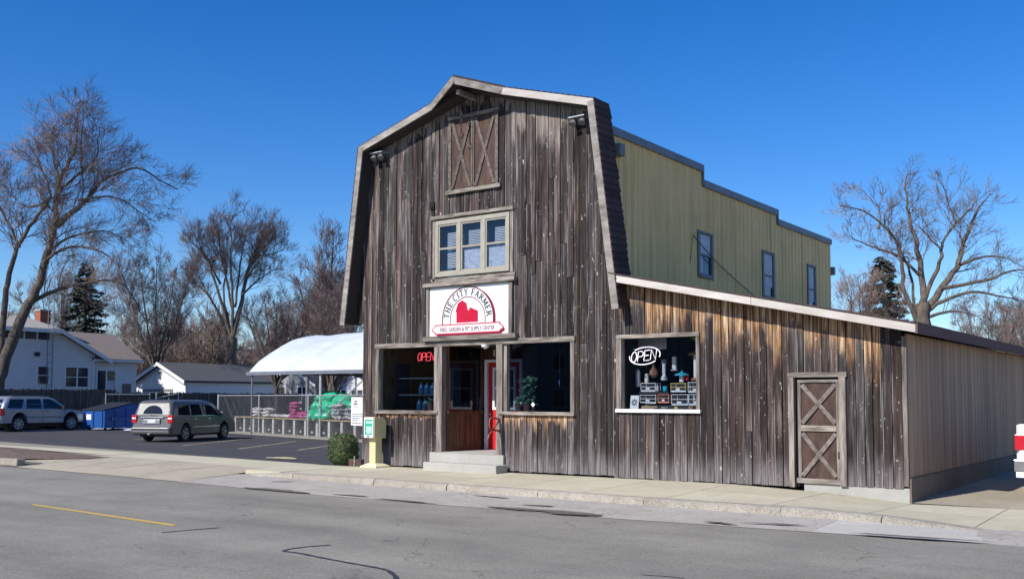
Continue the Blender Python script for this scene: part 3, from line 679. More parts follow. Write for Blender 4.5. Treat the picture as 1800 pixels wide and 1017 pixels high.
# upper window
uw = MB(); X0, X1, Z0, Z1 = 2.33, 4.47, 4.45, 5.76
uwb = box('casement_frame', 'beige', barn, X0, X1, -.055, .02, Z0, Z0+.085)
fr = MB(); fr.box(X0, X1, -.055, .02, Z1-.10, Z1)
for a, b in ((X0, X0+.085), (X0+.655, X0+.76), (X0+1.36, X0+1.465), (X1-.085, X1)): fr.box(a, b, -.055, .02, Z0+.086, Z1-.101)
fr.build('casement_frame', 'beige', barn)
xs_ = [(X0+.086, X0+.654), (X0+.761, X0+1.359), (X0+1.466, X1-.086)]
for i, (a, b) in enumerate(xs_):
    ws = MB(); zm = 5.10
    for q in ((a, a+.035, Z0+.087, Z1-.102), (b-.035, b, Z0+.087, Z1-.102)): ws.box(q[0], q[1], -.035, .0, q[2], q[3])
    for q in ((Z0+.087, Z0+.127), (zm-.02, zm+.02), (Z1-.14, Z1-.102)): ws.box(a+.036, b-.036, -.035, .0, q[0], q[1])
    s_ = ws.build('sash', 'beige', barn)
    box('pane', 'glassclear', s_, a+.036, b-.036, -.012, -.008, Z0+.128, Z1-.141)
    bl = MB()
    for k in range(26):
        z = Z0+.2+k*.036
        if (i == 1 and z < zm) or (i == 2 and z < zm): continue
        if z > Z1-.3: continue
        bl.quad((a+.2 if i != 1 else a+.15, .05, z), (b-.04, .05, z), (b-.04, .07, z+.022), (a+.2 if i != 1 else a+.15, .07, z+.022))
    bl.build('blind_slats', 'blind', s_, kind='stuff')
box('window_pane_curtain', 'curtain', barn, xs_[2][0]+.04, xs_[2][1]-.04, .035, .045, Z0+.14, 5.08); box('window_pane_curtain', 'curtain', barn, xs_[1][0]+.04, xs_[1][1]-.04, .035, .045, Z0+.14, 5.08)
box('room_backing', 'bluepane', barn, X0-.02, X1+.02, .20, .22, Z0-.03, Z1+.03)
trim('window_head', 2.22, 4.60, 5.79, 5.865, -.10, -.026); trim('window_trim', 4.50, 4.585, 4.42, 5.789, -.06, -.026); trim('window_trim', 2.25, 2.318, 4.36, 5.789, -.05, -.026)
trim('window_foot', 2.2, 4.62, 4.33, 4.41, -.05, -.026, 'trim')
# loft doors
LX0, LX1, LZ0, LZ1 = 2.72, 4.17, 6.42, 8.05; mid = (LX0+LX1)/2
for a, b in ((LX0+.09, mid-.05), (mid+.05, LX1-.09)):
    la, lb_ = (LX0+.004, mid-.004) if a < mid-.1 else (mid+.004, LX1-.004)
    lf = box('loft_door', 'doorwood', barn, la, lb_, -.045, -.03, LZ0, LZ1)
    for q in ((la, a), (b, lb_)): box('stile', 'brace', lf, q[0]+.002, q[1]-.002, -.072, -.046, LZ0, LZ1)
    MB().bar((a+.03, -.062, LZ0+.03), (b-.03, -.062, LZ1-.05), .022, .075, (0.3, 0, 1)).build('brace', 'brace', lf)
    MB().bar((a+.03, -.058, LZ1-.05), (b-.03, -.058, LZ0+.03), .02, .075, (0.3, 0, 1)).build('brace', 'brace', lf)
trim('loft_head', 2.72, 4.19, 8.06, 8.13, -.085, -.03); trim('loft_sill', 2.66, 4.24, 6.33, 6.415, -.10, -.03)
# small hardware on the wall
sm = MB(); sm.box(2.16, 2.30, -.07, -.03, 6.05, 6.22); sm.box(2.19, 2.27, -.09, -.07, 6.08, 6.12); sm.build('wall_vent', 'dark', barn)
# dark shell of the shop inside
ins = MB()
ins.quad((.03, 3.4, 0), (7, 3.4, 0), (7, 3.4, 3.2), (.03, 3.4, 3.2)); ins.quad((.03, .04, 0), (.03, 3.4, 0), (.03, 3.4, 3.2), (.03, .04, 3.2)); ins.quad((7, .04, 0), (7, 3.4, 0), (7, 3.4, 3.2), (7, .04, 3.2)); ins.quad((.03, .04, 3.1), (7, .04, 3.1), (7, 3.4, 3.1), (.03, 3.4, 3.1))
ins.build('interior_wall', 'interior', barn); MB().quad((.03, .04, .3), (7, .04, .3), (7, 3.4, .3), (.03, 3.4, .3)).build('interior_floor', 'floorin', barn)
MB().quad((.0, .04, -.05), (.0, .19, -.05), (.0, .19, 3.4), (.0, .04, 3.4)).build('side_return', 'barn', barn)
MB().quad((7.06, .0, 2.6), (7.06, .2, 2.6), (7.2, .2, 3.5), (7.2, .0, 3.5)).build('flashing', 'flash', barn)

# ================================================================== LEAN-TO WING
lean = thing('lean_to_wing', 'low lean-to wing of weathered planks with pale sloping eave and brown side', 'building', (0, 0, 0))
back = MB()
bl_ = lambda x: pw(x, [(7, .075), (10.7, .10), (10.9, .14), (12.8, .17)])
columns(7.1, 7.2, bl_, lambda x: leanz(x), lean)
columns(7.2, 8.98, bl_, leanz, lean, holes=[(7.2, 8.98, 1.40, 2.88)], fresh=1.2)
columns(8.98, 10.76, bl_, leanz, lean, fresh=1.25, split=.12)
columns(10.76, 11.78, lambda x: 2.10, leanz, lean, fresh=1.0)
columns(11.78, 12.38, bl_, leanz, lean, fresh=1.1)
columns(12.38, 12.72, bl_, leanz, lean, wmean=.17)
back.build('sheathing', 'dark', lean)
for o in lean.children:
    if o.name.startswith('plank') and o['top_z'] < 1.6: o['fresh'] = 0.0
box('corner_board', 'trimv', lean, 12.725, 12.80, -.045, -.0, .20, 2.72)
# opening trims
box('window_head', 'trim', lean, 7.17, 9.0, -.065, .10, 2.86, 2.935); box('window_stile', 'trimv', lean, 7.17, 7.285, -.055, .10, 1.452, 2.858); box('window_stile', 'trimv', lean, 8.93, 9.0, -.055, .10, 1.452, 2.858)
box('window_sill', 'white', lean, 7.16, 9.02, -.085, .14, 1.385, 1.45)
box('window_pane', 'glassclear', lean, 7.285, 8.93, .07, .075, 1.451, 2.859)
box('door_head', 'trim', lean, 10.74, 11.80, -.075, -.02, 2.045, 2.13); box('door_jamb', 'trimv', lean, 10.75, 10.845, -.075, .05, .09, 2.043); box('door_jamb', 'trimv', lean, 11.66, 11.775, -.07, .05, .15, 2.043)
dd = box('plank_door', 'doorwood', lean, 10.90, 11.655, .0, .04, .20, 2.0)
box('door_back', 'dark', lean, 10.846, 11.659, .041, .05, .10, 2.043)
for q in ((10.905, 10.96), (11.595, 11.653)): box('stile', 'trimv', dd, q[0], q[1], -.022, -.001, .26, 1.95)
box('rail', 'trim', dd, 10.905, 11.653, -.03, -.001, 1.951, 2.0); box('rail', 'trim', dd, 10.962, 11.593, -.03, -.001, 1.09, 1.19); box('rail', 'trim', dd, 10.88, 11.66, -.05, -.001, .17, .255)
for za, zb_ in ((1.20, 1.94), (.27, 1.08)):
    MB().bar((10.98, -.020, za+.03), (11.58, -.020, zb_-.03), .024, .075, (0.3, 0, 1)).build('brace', 'bracelight', dd); MB().bar((10.98, -.014, zb_-.03), (11.58, -.014, za+.03), .022, .075, (0.3, 0, 1)).build('brace', 'bracelight', dd)
box('latch', 'blackplastic', dd, 11.62, 11.64, -.04, -.022, .62, .74)
MB().bar((9.9, -.0, 0), (9.9, 0, 0), .1, .1) if False else None
box('footing', 'found', lean, 11.0, 12.80, -.012, .02, -.14, .165)
# roof slab, rakes
YE = 14.3
rl = MB(); xa, xb = 7.2, 13.05
def lt(x): return 4.11-.2135*(x-7.37)
rl.hexa([(xa, -.36, lt(xa)-.13), (xb, -.36, lt(xb)-.13), (xb, YE, lt(xb)-.13), (xa, YE, lt(xa)-.13), (xa, -.36, lt(xa)), (xb, -.36, lt(xb)), (xb, YE, lt(xb)), (xa, YE, lt(xa))])
rl.build('roof_deck', 'soffit', lean)
for k in range(6):
    pass
MB().hexa([(xa, -.42, lt(xa)+.004), (xb+.03, -.42, lt(xb)-.002), (xb+.03, YE, lt(xb)-.002), (xa, YE, lt(xa)+.004), (xa, -.42, lt(xa)+.03), (xb+.03, -.42, lt(xb)+.024), (xb+.03, YE, lt(xb)+.024), (xa, YE, lt(xa)+.03)]).build('roof_covering', 'shingle', lean)
xj = 10.2
for a, b in ((7.375, xj-.004), (xj+.004, 13.06)):
    MB().hexa([(a, -.4, lt(a)-.145), (b, -.4, lt(b)-.145), (b, -.362, lt(b)-.145), (a, -.362, lt(a)-.145), (a, -.4, lt(a)-.002), (b, -.4, lt(b)-.002), (b, -.362, lt(b)-.002), (a, -.362, lt(a)-.002)]).build('fascia_board', 'leanfascia', lean)
box('side_fascia', 'brownfascia', lean, 13.053, 13.09, -.42, YE, 2.735, 2.925)
# side wall of brown boards on a painted footing
for k in range(int(14.3/.30)):
    a = .02+k*.30; MB().box(12.765, 12.80-rng.uniform(0, .004), a+.010, a+.290, .335, 2.76).build('siding_board', 'brownside', lean)
box('side_backing', 'dark', lean, 12.74, 12.764, .02, 14.3, -.1, 2.78)
box('side_footing', 'foundp', lean, 12.765, 12.83, -.0, 14.3, -.16, .33)
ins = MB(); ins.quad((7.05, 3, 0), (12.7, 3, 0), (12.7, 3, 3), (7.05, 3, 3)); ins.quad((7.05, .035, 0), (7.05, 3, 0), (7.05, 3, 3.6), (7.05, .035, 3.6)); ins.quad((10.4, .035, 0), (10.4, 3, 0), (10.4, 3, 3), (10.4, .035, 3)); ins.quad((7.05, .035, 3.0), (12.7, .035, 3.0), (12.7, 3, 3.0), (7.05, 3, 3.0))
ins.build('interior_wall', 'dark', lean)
box('display_shelf', 'shelf', lean, 7.25, 9.0, .15, 1.0, 1.40, 1.43)

# ================================================================== YELLOW STEEL BLOCK BEHIND
yel = thing('steel_block', 'two storey mustard ribbed steel block with stepped parapet and three windows', 'building', (0, 0, 0))
XW = 6.85
secs = [(.25, 4.66, 7.20), (4.66, 9.45, 6.84), (9.45, 13.9, 6.58)]
wins = [(4.38, 5.13, 4.64, 5.66), (8.34, 9.10, 4.44, 5.66), (11.78, 12.42, 4.3, 5.66)]
for (y0, y1, zt) in secs:
    w_ = MB(); brk = [y0]; y = y0
    ys = sorted(set([y0, y1]+[v for q in wins for v in q[:2] if y0 < v < y1]))
    for a, b in zip(ys, ys[1:]):
        zr = [(2.9, zt)]
        for q in wins:
            if a >= q[0]-.001 and b <= q[1]+.001: zr = [(2.9, q[2]), (q[3], zt)]
        n = max(1, round((b-a)/.27)); pt = (b-a)/n
        for k in range(n):
            c = a+k*pt; prof = [(0, 0), (.30, 0), (.36, .026), (.46, .026), (.52, 0), (.68, 0), (.70, .008), (.76, .008), (.78, 0), (1, 0)]
            for (z0, z1) in zr:
                for (t0, h0), (t1, h1) in zip(prof, prof[1:]):
                    w_.quad((XW+h0, c+t0*pt, z0), (XW+h1, c+t1*pt, z0), (XW+h1, c+t1*pt, z1), (XW+h0, c+t0*pt, z1))
    w_.build('siding_panel', 'yellowmetal', yel)
    L = y1-y0; nn = 3
    for k in range(nn):
        a, b = y0+L*k/nn+.01, y0+L*(k+1)/nn-.01; box('coping', 'flash', yel, XW-.25, XW+.06, a, b, zt-.02, zt+.15)
for (yy, z0, z1) in ((4.66, 6.84, 7.33), (9.45, 6.58, 6.97)): box('end_flashing', 'flash', yel, XW-.25, XW+.055, yy-.06, yy+.0, z0, z1)
for i, (a, b, z0, z1) in enumerate(wins):
    fr = MB(); fr.box(XW-.05, XW+.04, a-.05, a+.05, z0-.06, z1+.06); fr.box(XW-.05, XW+.04, b-.05, b+.05, z0-.06, z1+.06); fr.box(XW-.05, XW+.04, a+.05, b-.05, z1, z1+.06); fr.box(XW-.05, XW+.06, a+.05, b-.05, z0-.06, z0+.04); fr.box(XW-.04, XW+.02, a+.05, b-.05, (z0+z1)/2-.03, (z0+z1)/2+.02)
    f_ = fr.build('window', 'greytrim', yel); box('pane', 'housepane', f_, XW-.02, XW-.01, a+.05, b-.05, z0+.04, z1)
    if i == 0: box('blind', 'blind', f_, XW-.012, XW-.004, a+.06, b-.06, (z0+z1)/2+.03, z1-.01); box('blind', 'blind', f_, XW-.012, XW-.004, a+.07, a+.26, z0+.05, (z0+z1)/2-.04)
    else: box('blind', 'blind', f_, XW-.012, XW-.004, a+.06, b-.06, z0+.3, z1-.01)
bx = MB(); bx.box(.2, XW-.06, .24, 4.66, -.1, 7.2); bx.box(.2, XW-.06, 4.661, 9.45, -.1, 6.84); bx.box(.2, XW-.06, 9.451, 13.88, -.1, 6.58)
bx2 = MB()
for (y0, y1, zt) in secs:
    bx2.quad((.2, y0, zt), (XW-.02, y0, zt), (XW-.02, y1, zt), (.2, y1, zt)); bx2.quad((.2, y0, -.1), (.2, y1, -.1), (.2, y1, zt), (.2, y0, zt))
bx2.quad((.2, 13.88, -.1), (XW, 13.88, -.1), (XW, 13.88, 6.58), (.2, 13.88, 6.58)); bx2.quad((.2, .23, 3.5), (XW, .23, 3.5), (XW, .23, 7.2), (.2, .23, 7.2)); bx2.quad((.2, 4.68, 6.6), (XW, 4.68, 6.6), (XW, 4.68, 7.2), (.2, 4.68, 7.2))
bx2.build('shell', 'yellowmetal', yel)
box('corner_vent', 'greytrim', yel, XW+.03, XW+.16, .42, .62, 6.75, 7.0)
box('downpipe_box', 'flash', yel, XW-.3, XW+.1, 13.9, 14.05, 5.6, 5.85)
tag(MB().tube(fine([(6.93, 4.2, 5.6), (6.93, 3.95, 5.5), (6.93, 3.8, 4.85)], 4, 0)+[], .008, 4).build('service_drop', 'blackplastic'), 'short dark cable hanging on the mustard steel wall left of its first window', 'cable')
tag(MB().tube(fine([(6.94, 3.98, 5.52), (6.96, 5.2, 5.02), (6.97, 7.0, 4.5), (6.95, 8.3, 4.2)], 6, 0), .012, 4).build('slack_cable', 'blackplastic'), 'dark slack cable drooping across the mustard steel wall past its first window', 'cable')

# ================================================================== SIGN OVER THE DOOR
sg = thing('shop_sign', 'white framed shop sign with green arched lettering and red barn emblem', 'sign', (0, 0, 0))
SX0, SX1, SZ0, SZ1 = 2.18, 4.48, 3.08, 4.20
box('board', 'signwhite', sg, SX0, SX1, -.055, -.03, SZ0, SZ1)
MB().box(2.03, 4.68, -.15, -.03, 4.215, 4.31).build('top_ledge', 'trim', sg, bevel=.012); box('frame_upright', 'trimv', sg, SX1+.003, SX1+.10, -.09, -.028, SZ0, 4.212); box('frame_upright', 'trimv', sg, SX0-.09, SX0-.003, -.08, -.028, SZ0, 4.212)
scx, scz, yy = 3.31, 3.437, -.059
def SF(u, v, h): return (scx+u, h, scz+v)
def arc_band(r0, r1, z0, t0=0, t1=180, n=40, dz=0):
    pts = [(r1*math.cos(R(t)), r1*math.sin(R(t))+dz) for t in [t0+(t1-t0)*i/n for i in range(n+1)]]; ins_ = [(r0*math.cos(R(t)), r0*math.sin(R(t))+dz) for t in [t0+(t1-t0)*i/n for i in range(n+1)]]
    return pts, ins_
def band(mb, r0, r1, y, legs=.14, off=(0, 0), n=40):
    P, I = arc_band(r0, r1, 0, n=n)
    P = [(r1, -legs)]+P+[(-r1, -legs)]; I = [(r0, -legs)]+I+[(-r0, -legs)]
    for a in range(len(P)-1):
        mb.quad(*[SF(q[0]+off[0], q[1]+off[1], y) for q in (P[a], P[a+1], I[a+1], I[a])])
mb = MB()
n = 24
for i in range(n):        # crescent drop shade printed to the right
    t0, t1 = -8+70*i/n, -8+70*(i+1)/n
    def cr(t, k):
        if t < 0: rr_ = .742; return (rr_+(.055 if k else 0), t/8*.14)
        wd_ = .055*max(0, math.cos(R(t*90/62))); return ((.742+(wd_ if k else 0))*math.cos(R(t)), (.742+(wd_ if k else 0))*math.sin(R(t)))
    mb.quad(SF(*cr(t0, 0), -.0585), SF(*cr(t0, 1), -.0585), SF(*cr(t1, 1), -.0585), SF(*cr(t1, 0), -.0585))
mb.build('printed_shade', 'maroon', sg)
mb = MB(); band(mb, .722, .750, -.0605); mb.build('outer_arch', 'maroon', sg); mb = MB(); band(mb, .496, .514, -.0605); mb.build('inner_arch', 'maroon', sg)
em = [(-.32, -.07), (-.32, .21), (-.34, .21), (-.34, .25), (-.31, .34), (-.28, .44), (-.155, .515), (-.03, .43), (.0, .28), (.01, .245), (.045, .245), (.06, .30), (.06, .32), (.30, .215), (.30, -.07)]
MB().prism([(u, (v+.07)*.86-.07) for u, v in em], -.0615, -.057, SF).build('barn_emblem', 'crimson', sg)
bn_ = [(-.90, -.15), (.90, -.15), (.90, -.19), (.96, -.22), (.97, -.27), (.96, -.32), (.90, -.35), (.90, -.385), (-.90, -.385)]
ban = [(-.93, -.125), (.90, -.125), (.92, -.165), (.97, -.18), (1.0, -.215), (.97, -.25), (.92, -.265), (.90, -.30), (-.93, -.30), (-.95, -.265), (-1.0, -.25), (-1.03, -.215), (-1.0, -.18), (-.95, -.165)]
def grow(p, k, c=(-.01, -.2125)): return [(c[0]+(u-c[0])*(1+k*.09), c[1]+(v-c[1])*(1+k)) for u, v in p]
MB().prism([(u+.05, v-.055) for u, v in grow(ban, .1)], -.0598, -.057, SF).build('printed_shade', 'maroon', sg)
MB().prism(grow(ban, .30), -.0625, -.0601, SF).build('banner_outline', 'crimson', sg); MB().prism(ban, -.0645, -.0628, SF).build('banner', 'signwhite', sg)
v, f = glyphs('FEED, GARDEN & PET SUPPLY CENTER', .115, 0, .0022); wd = max(p[0] for p in v)
MB().add(v, f, lambda p: SF(-.80+p[0]/wd*1.58, -.262+p[1]*1.1, -.0658)).build('lettering', 'maroon', sg, fix=False, kind='stuff')
# slab-serif capitals drawn as strokes
def serif(ch):
    T, t, s = .19, .11, .07; S = []; 
    def st(x0, y0, x1, y1, w): S.append((x0, y0, x1, y1, w))
    def sf(x, y, w=.17): st(x-w, y, x+w, y, s)
    if ch == 'T': st(.38, 0, .38, 1, T); st(.02, .97, .74, .97, t); sf(.38, .03); st(.04, .8, .04, 1, s); st(.72, .8, .72, 1, s); W = .76
    if ch == 'H': st(.18, 0, .18, 1, T); st(.68, 0, .68, 1, T); st(.18, .5, .68, .5, t); [sf(x, y) for x in (.18, .68) for y in (.03, .97)]; W = .86
    if ch == 'E': st(.18, 0, .18, 1, T); st(.05, .97, .66, .97, t); st(.05, .03, .68, .03, t); st(.18, .5, .55, .5, t); st(.66, .8, .66, 1, s); st(.68, 0, .68, .22, s); st(.55, .4, .55, .6, s); W = .72
    if ch == 'F': st(.18, 0, .18, 1, T); st(.05, .97, .66, .97, t); st(.18, .5, .55, .5, t); sf(.18, .03); st(.66, .78, .66, 1, s); st(.55, .4, .55, .6, s); W = .70
    if ch == 'I': st(.2, 0, .2, 1, T); sf(.2, .03); sf(.2, .97); W = .40
    if ch == 'C':
        P = [(.40+.34*math.cos(R(a)), .5+.5*math.sin(R(a))) for a in range(48, 318, 18)]
        for (a, b), (c, d) in zip(P, P[1:]): st(a, b, c, d, T if a < .25 else t)
        st(.66, .72, .66, .98, s); W = .76
    if ch == 'Y': st(.40, 0, .40, .48, T); st(.40, .45, .12, .97, T*.9); st(.40, .45, .70, .97, t); sf(.40, .03); sf(.12, .97, .13); sf(.70, .97, .12); W = .80
    if ch == 'A': st(.12, 0, .42, 1, t); st(.72, 0, .42, 1, T); st(.24, .35, .60, .35, t*.9); sf(.12, .03, .13); sf(.72, .03, .14); W = .84
    if ch == 'R':
        st(.18, 0, .18, 1, T); P = [(.18, .97), (.45, .97), (.62, .88), (.64, .72), (.58, .58), (.42, .52), (.18, .52)]
        for (a, b), (c, d) in zip(P, P[1:]): st(a, b, c, d, t if a < .5 else T*.85)
        st(.40, .52, .74, .02, T*.9); sf(.18, .03); sf(.78, .03, .08); st(.04, .97, .2, .97, s); W = .84
    if ch == 'M': st(.14, 0, .14, 1, t); st(.86, 0, .86, 1, T); st(.16, .98, .50, .15, T); st(.84, .98, .50, .15, t); sf(.14, .03, .12); sf(.86, .03, .15); sf(.12, .97, .1); sf(.90, .97, .1); W = 1.0
    return S, W
mb = MB(); H_ = .145; rad = .549
txt = 'THE CITY FARMER'; lens = [(.34 if c == ' ' else serif(c)[1])+.17 for c in txt]; tot = sum(lens); a0 = 177.0; span = 174.0; cur = 0
for c, Lc in zip(txt, lens):
    if c != ' ':
        S, W = serif(c); th = R(a0-span*(cur+Lc/2)/tot); tx = Vector((math.sin(th), 0, -math.cos(th))); nx = Vector((math.cos(th), 0, math.sin(th)))
        for k, (xa_, ya_, xb_, yb_, w_) in enumerate(S):
            A = (Vector((xa_, ya_))); B = Vector((xb_, yb_)); d = (B-A).normalized(); q = Vector((-d.y, d.x))*w_/2
            pts = []
            for p in (A-q, B-q, B+q, A+q):
                w3 = tx*((p.x-W/2)*H_*.98)+nx*(rad+p.y*H_); pts.append((scx+w3.x, -.0608-.0003*(k % 7), scz+w3.z))
            mb.quad(*pts)
    cur += Lc
mb.build('lettering', 'signgreen', sg, fix=False, kind='stuff')

# ================================================================== LAMPS, HOOK, HANDRAIL, BOX, SHRUB
def flood(x, z, label, sgn):
    t = thing('floodlight', label, 'lamp', (x, -.02, z), 0, 'floodlights under the gambrel eave')
    MB().box(-.08, .08, -.07, 0, -.05, .06).build('junction_box', 'lampgrey', t); MB().box(-.20, .20, -.26, -.05, .06, .08).build('hood_plate', 'galv', t)
    for s in (-.11, .12):
        o = MB().lathe([(.03, .0), (.045, -.04), (.075, -.12), (.08, -.15), (.065, -.152)], 12).build('lamp_head', 'lampgrey', t); o.location = (s, -.15, .05); o.rotation_euler = (R(-28), 0, 0)
    return t
flood(.60, 7.52, 'twin floodlight at the left end of the gambrel eave', -1); flood(6.36, 7.44, 'twin floodlight at the right end of the gambrel eave', 1)
ch = thing('hoist_chain', 'dark hoist chain with a hook hanging below the gable peak', 'chain', (3.3, -.30, 8.34))
lk = MB()
for k in range(9):
    z = -k*.07; a = k*math.pi/2; P = [(.022*math.cos(b)*math.cos(a), .022*math.cos(b)*math.sin(a), z+.045*math.sin(b)) for b in [2*math.pi*i/8 for i in range(9)]]; lk.tube(P, .009, 5, False)
lk.build('links', 'blackplastic', ch); MB().tube(fine([(0, 0, -.6), (0, 0, -.68), (.05, 0, -.75), (.02, 0, -.82), (-.05, 0, -.78)], 4, 0), .016, 6).build('hook', 'blackplastic', ch)
MB().tube([(0, 0, .0), (0, 0, .08)], .01, 5).build('shackle', 'blackplastic', ch)
cl = thing('ceiling_lamp', 'small white glass lamp on the ceiling of the entrance recess', 'lamp', (3.78, -.0, 2.84)); MB().lathe([(.06, 0), (.09, -.02), (.09, -.04), (.02, -.09)], 14).build('lamp_glass', 'lampclear', cl); MB().lathe([(.10, .004), (.10, -.012)], 14).build('lamp_base', 'white', cl)
hr = thing('handrail', 'rust red looped handrail on the right entrance post', 'handrail', (4.24, -.09, 0))
MB().tube(fine([(0, .0, 1.20), (0, -.25, 1.24), (0, -.33, 1.20), (0, -.34, 1.06), (0, -.28, .99), (0, -.10, .96), (0, .0, .95)], 5, 0), .02, 8).build('rail', 'railred', hr, smooth=True)
MB().tube([(0, 0, 1.18), (0, -.36, .86), (.0, -.40, .78)], .018, 8).build('rail', 'railred', hr)
for z in (1.20, .95): MB().lathe([(.04, 0), (.04, -.012)], 10, (0, .014, z), 'y').build('flange', 'railred', hr)

nb = thing('newspaper_box', 'cream pedestal newspaper box with green display front beside the doorway', 'newspaper box', (.78, -.36, zs(.78, -.36)), R(0))
def pyr(mb, b, t, z0, z1): mb.hexa([(-b[0], -b[1], z0), (b[0], -b[1], z0), (b[0], b[1], z0), (-b[0], b[1], z0), (-t[0], -t[1], z1), (t[0], -t[1], z1), (t[0], t[1], z1), (-t[0], t[1], z1)]); return mb
b_ = pyr(MB(), (.26, .24), (.26, .24), 0, .03); pyr(b_, (.26, .24), (.11, .11), .031, .10); b_.build('base', 'cream', nb)
MB().box(-.10, .10, -.10, .12, .10, .70).build('pedestal', 'creamshade', nb, bevel=.01)
body = MB().prism([(-.21, .68), (.19, .68), (.19, 1.09), (.12, 1.15), (-.21, 1.18)], -.165, .165, lambda u, v, h: (h, u, v)).build('cabinet', 'creamshade', nb, bevel=.012)
fr = MB()
for q in ((-.15, -.125, .70, 1.16), (.125, .15, .70, 1.16), (-.124, .124, 1.12, 1.16), (-.124, .124, .70, .76)): fr.box(q[0], q[1], -.235, -.212, q[2], q[3])
fr.build('door_frame', 'white', nb); box('display_card', 'kraftgreen', nb, -.124, .124, -.222, -.213, .762, 1.118)
ps = MB(); ps.box(-.10, .10, -.2235, -.2225, 1.03, 1.08)
ps.box(-.085, .085, -.2235, -.2225, .80, .96); ps.build('print_panel', 'mint', nb)
box('coin_slot', 'blackplastic', nb, -.05, .03, -.24, -.236, .715, .74)
wb = thing('wood_block_sign', 'small reddish timber block lying at the foot of the newspaper box', 'timber block', (.22, -.42, zs(.22, -.42)), R(-4)); box('block', 'doorwood', wb, -.22, .22, -.05, .05, .0, .17); MB().box(-.02, .02, -.07, -.051, -.005, .24).build('stake', 'trim', wb)
tag(wb, 'small reddish timber block with a stake between shrub and newspaper box', 'timber block')

def leafball(name, label, c, rx, ry, rz, n, leaf, m, seed):
    t = thing(name, label, 'shrub', c); rr = random.Random(seed); mb = MB()
    for i in range(n):
        th = rr.uniform(0, 2*math.pi); u = rr.uniform(-.92, 1); s = math.sqrt(1-u*u); bx3 = (abs(s*math.cos(th))**3.2+abs(s*math.sin(th))**3.2+abs(u)**3.2)**(-1/3.2); k = bx3*(1-abs(rr.gauss(0, .07)))*(1+.05*math.sin(3*th+2)*s+.04*math.sin(5*u*3+th*2))
        p = Vector((rx*s*math.cos(th)*k, ry*s*math.sin(th)*k, rz+rz*u*k)); p.z = max(.02, p.z)
        nrm = Vector((s*math.cos(th), s*math.sin(th), u)); a = (nrm+Vector((rr.uniform(-1, 1), rr.uniform(-1, 1), rr.uniform(-.6, 1)))*.9).normalized(); b = a.orthogonal().normalized(); b.rotate(Matrix.Rotation(rr.uniform(0, 6.28), 3, a)); cc = a.cross(b); L = leaf*rr.uniform(.6, 1.3)
        mb.quad(p-b*L, p-cc*L*.5, p+b*L, p+cc*L*.5)
    mb.build('foliage', m, t, fix=False); st = MB()
    for k in range(14):
        a = k*2.4; st.tube([(0, 0, 0), (rx*.3*math.cos(a), ry*.3*math.sin(a), rz*.7), (rx*.65*math.cos(a), ry*.65*math.sin(a), rz*(1+.5*math.sin(k)))], [.02, .012, .006], 4)
    st.build('stems', 'bark', t); 
    core = MB().lathe([(.02, .06), (rx*.55, rz*.5), (rx*.68, rz), (rx*.5, rz*1.5), (.03, rz*1.75)], 12); core.build('inner_twigs', 'bark', t); return t
leafball('boxwood_shrub', 'round clipped green boxwood shrub at the left corner of the barn', (-.46, -.18, .02), .335, .335, .385, 7500, .02, 'boxleaf', 5)

# ================================================================== NEON AND SHOP WINDOW GOODS
def neon(name, label, x0, z0, wd, hg, y, m, r, shear, oval=False, rise=0):
    t = thing(name, label, 'neon sign', (x0, y, z0)); mb = MB()
    L = {'O': [[(.5+.5*math.cos(a), .5+.5*math.sin(a)) for a in [2*math.pi*i/16 for i in range(17)]]], 'P': [[(0, 0), (0, 1), (.6, 1), (.95, .88), (1, .72), (.9, .52), (.6, .45), (0, .45)]], 'E': [[(1, 1), (0, 1), (0, 0), (1, 0)], [(0, .5), (.85, .5)]], 'N': [[(0, 0), (0, 1), (1, 0), (1, 1)]]}
    w_ = wd/4.75
    for i, c in enumerate('OPEN'):
        for P in L[c]:
            Q = [((i*1.25+u)*w_+v_*hg*shear, 0, v_*hg+rise*(i*1.25+u)*w_) for u, v_ in P]; mb.tube(fine(Q, 2, 0) if c == 'O' else Q, r, 6)
    mb.build('letter_tube', m, t)
    if oval:
        ov = MB()
        for (a0, a1) in ((20-40, 135), (170, 320)):
            ov.tube([(wd*.5+.03+wd*.62*math.cos(R(a)), .012, hg*.5+rise*wd*.5+hg*.86*math.sin(R(a))+rise*.9*wd*.62*math.cos(R(a))) for a in range(a0, a1, 6)], r*1.05, 6)
        ov.build('oval_tube', m, t)
        bk = MB()
        for a in (0.1, .9): bk.box(wd*a-.01, wd*a+.01, .02, .03, -.05, hg+.12)
        bk.build('bracket', 'blackplastic', t)
    else:
        bk = MB(); bk.box(-.02, wd+.06, .012, .02, -.005, .01); bk.box(-.02, wd+.06, .012, .02, hg-.01, hg+.005); bk.build('bracket', 'blackplastic', t)
    return t
neon('open_neon', 'red lit neon OPEN sign in the left shop window', 1.66, 2.535, .50, .185, .12, 'neonred', .008, .12)
neon('open_neon', 'white lit neon OPEN sign in an oval in the lean-to window', 7.40, 2.385, .56, .20, .14, 'neonwhite', .0095, .14, True, .10)
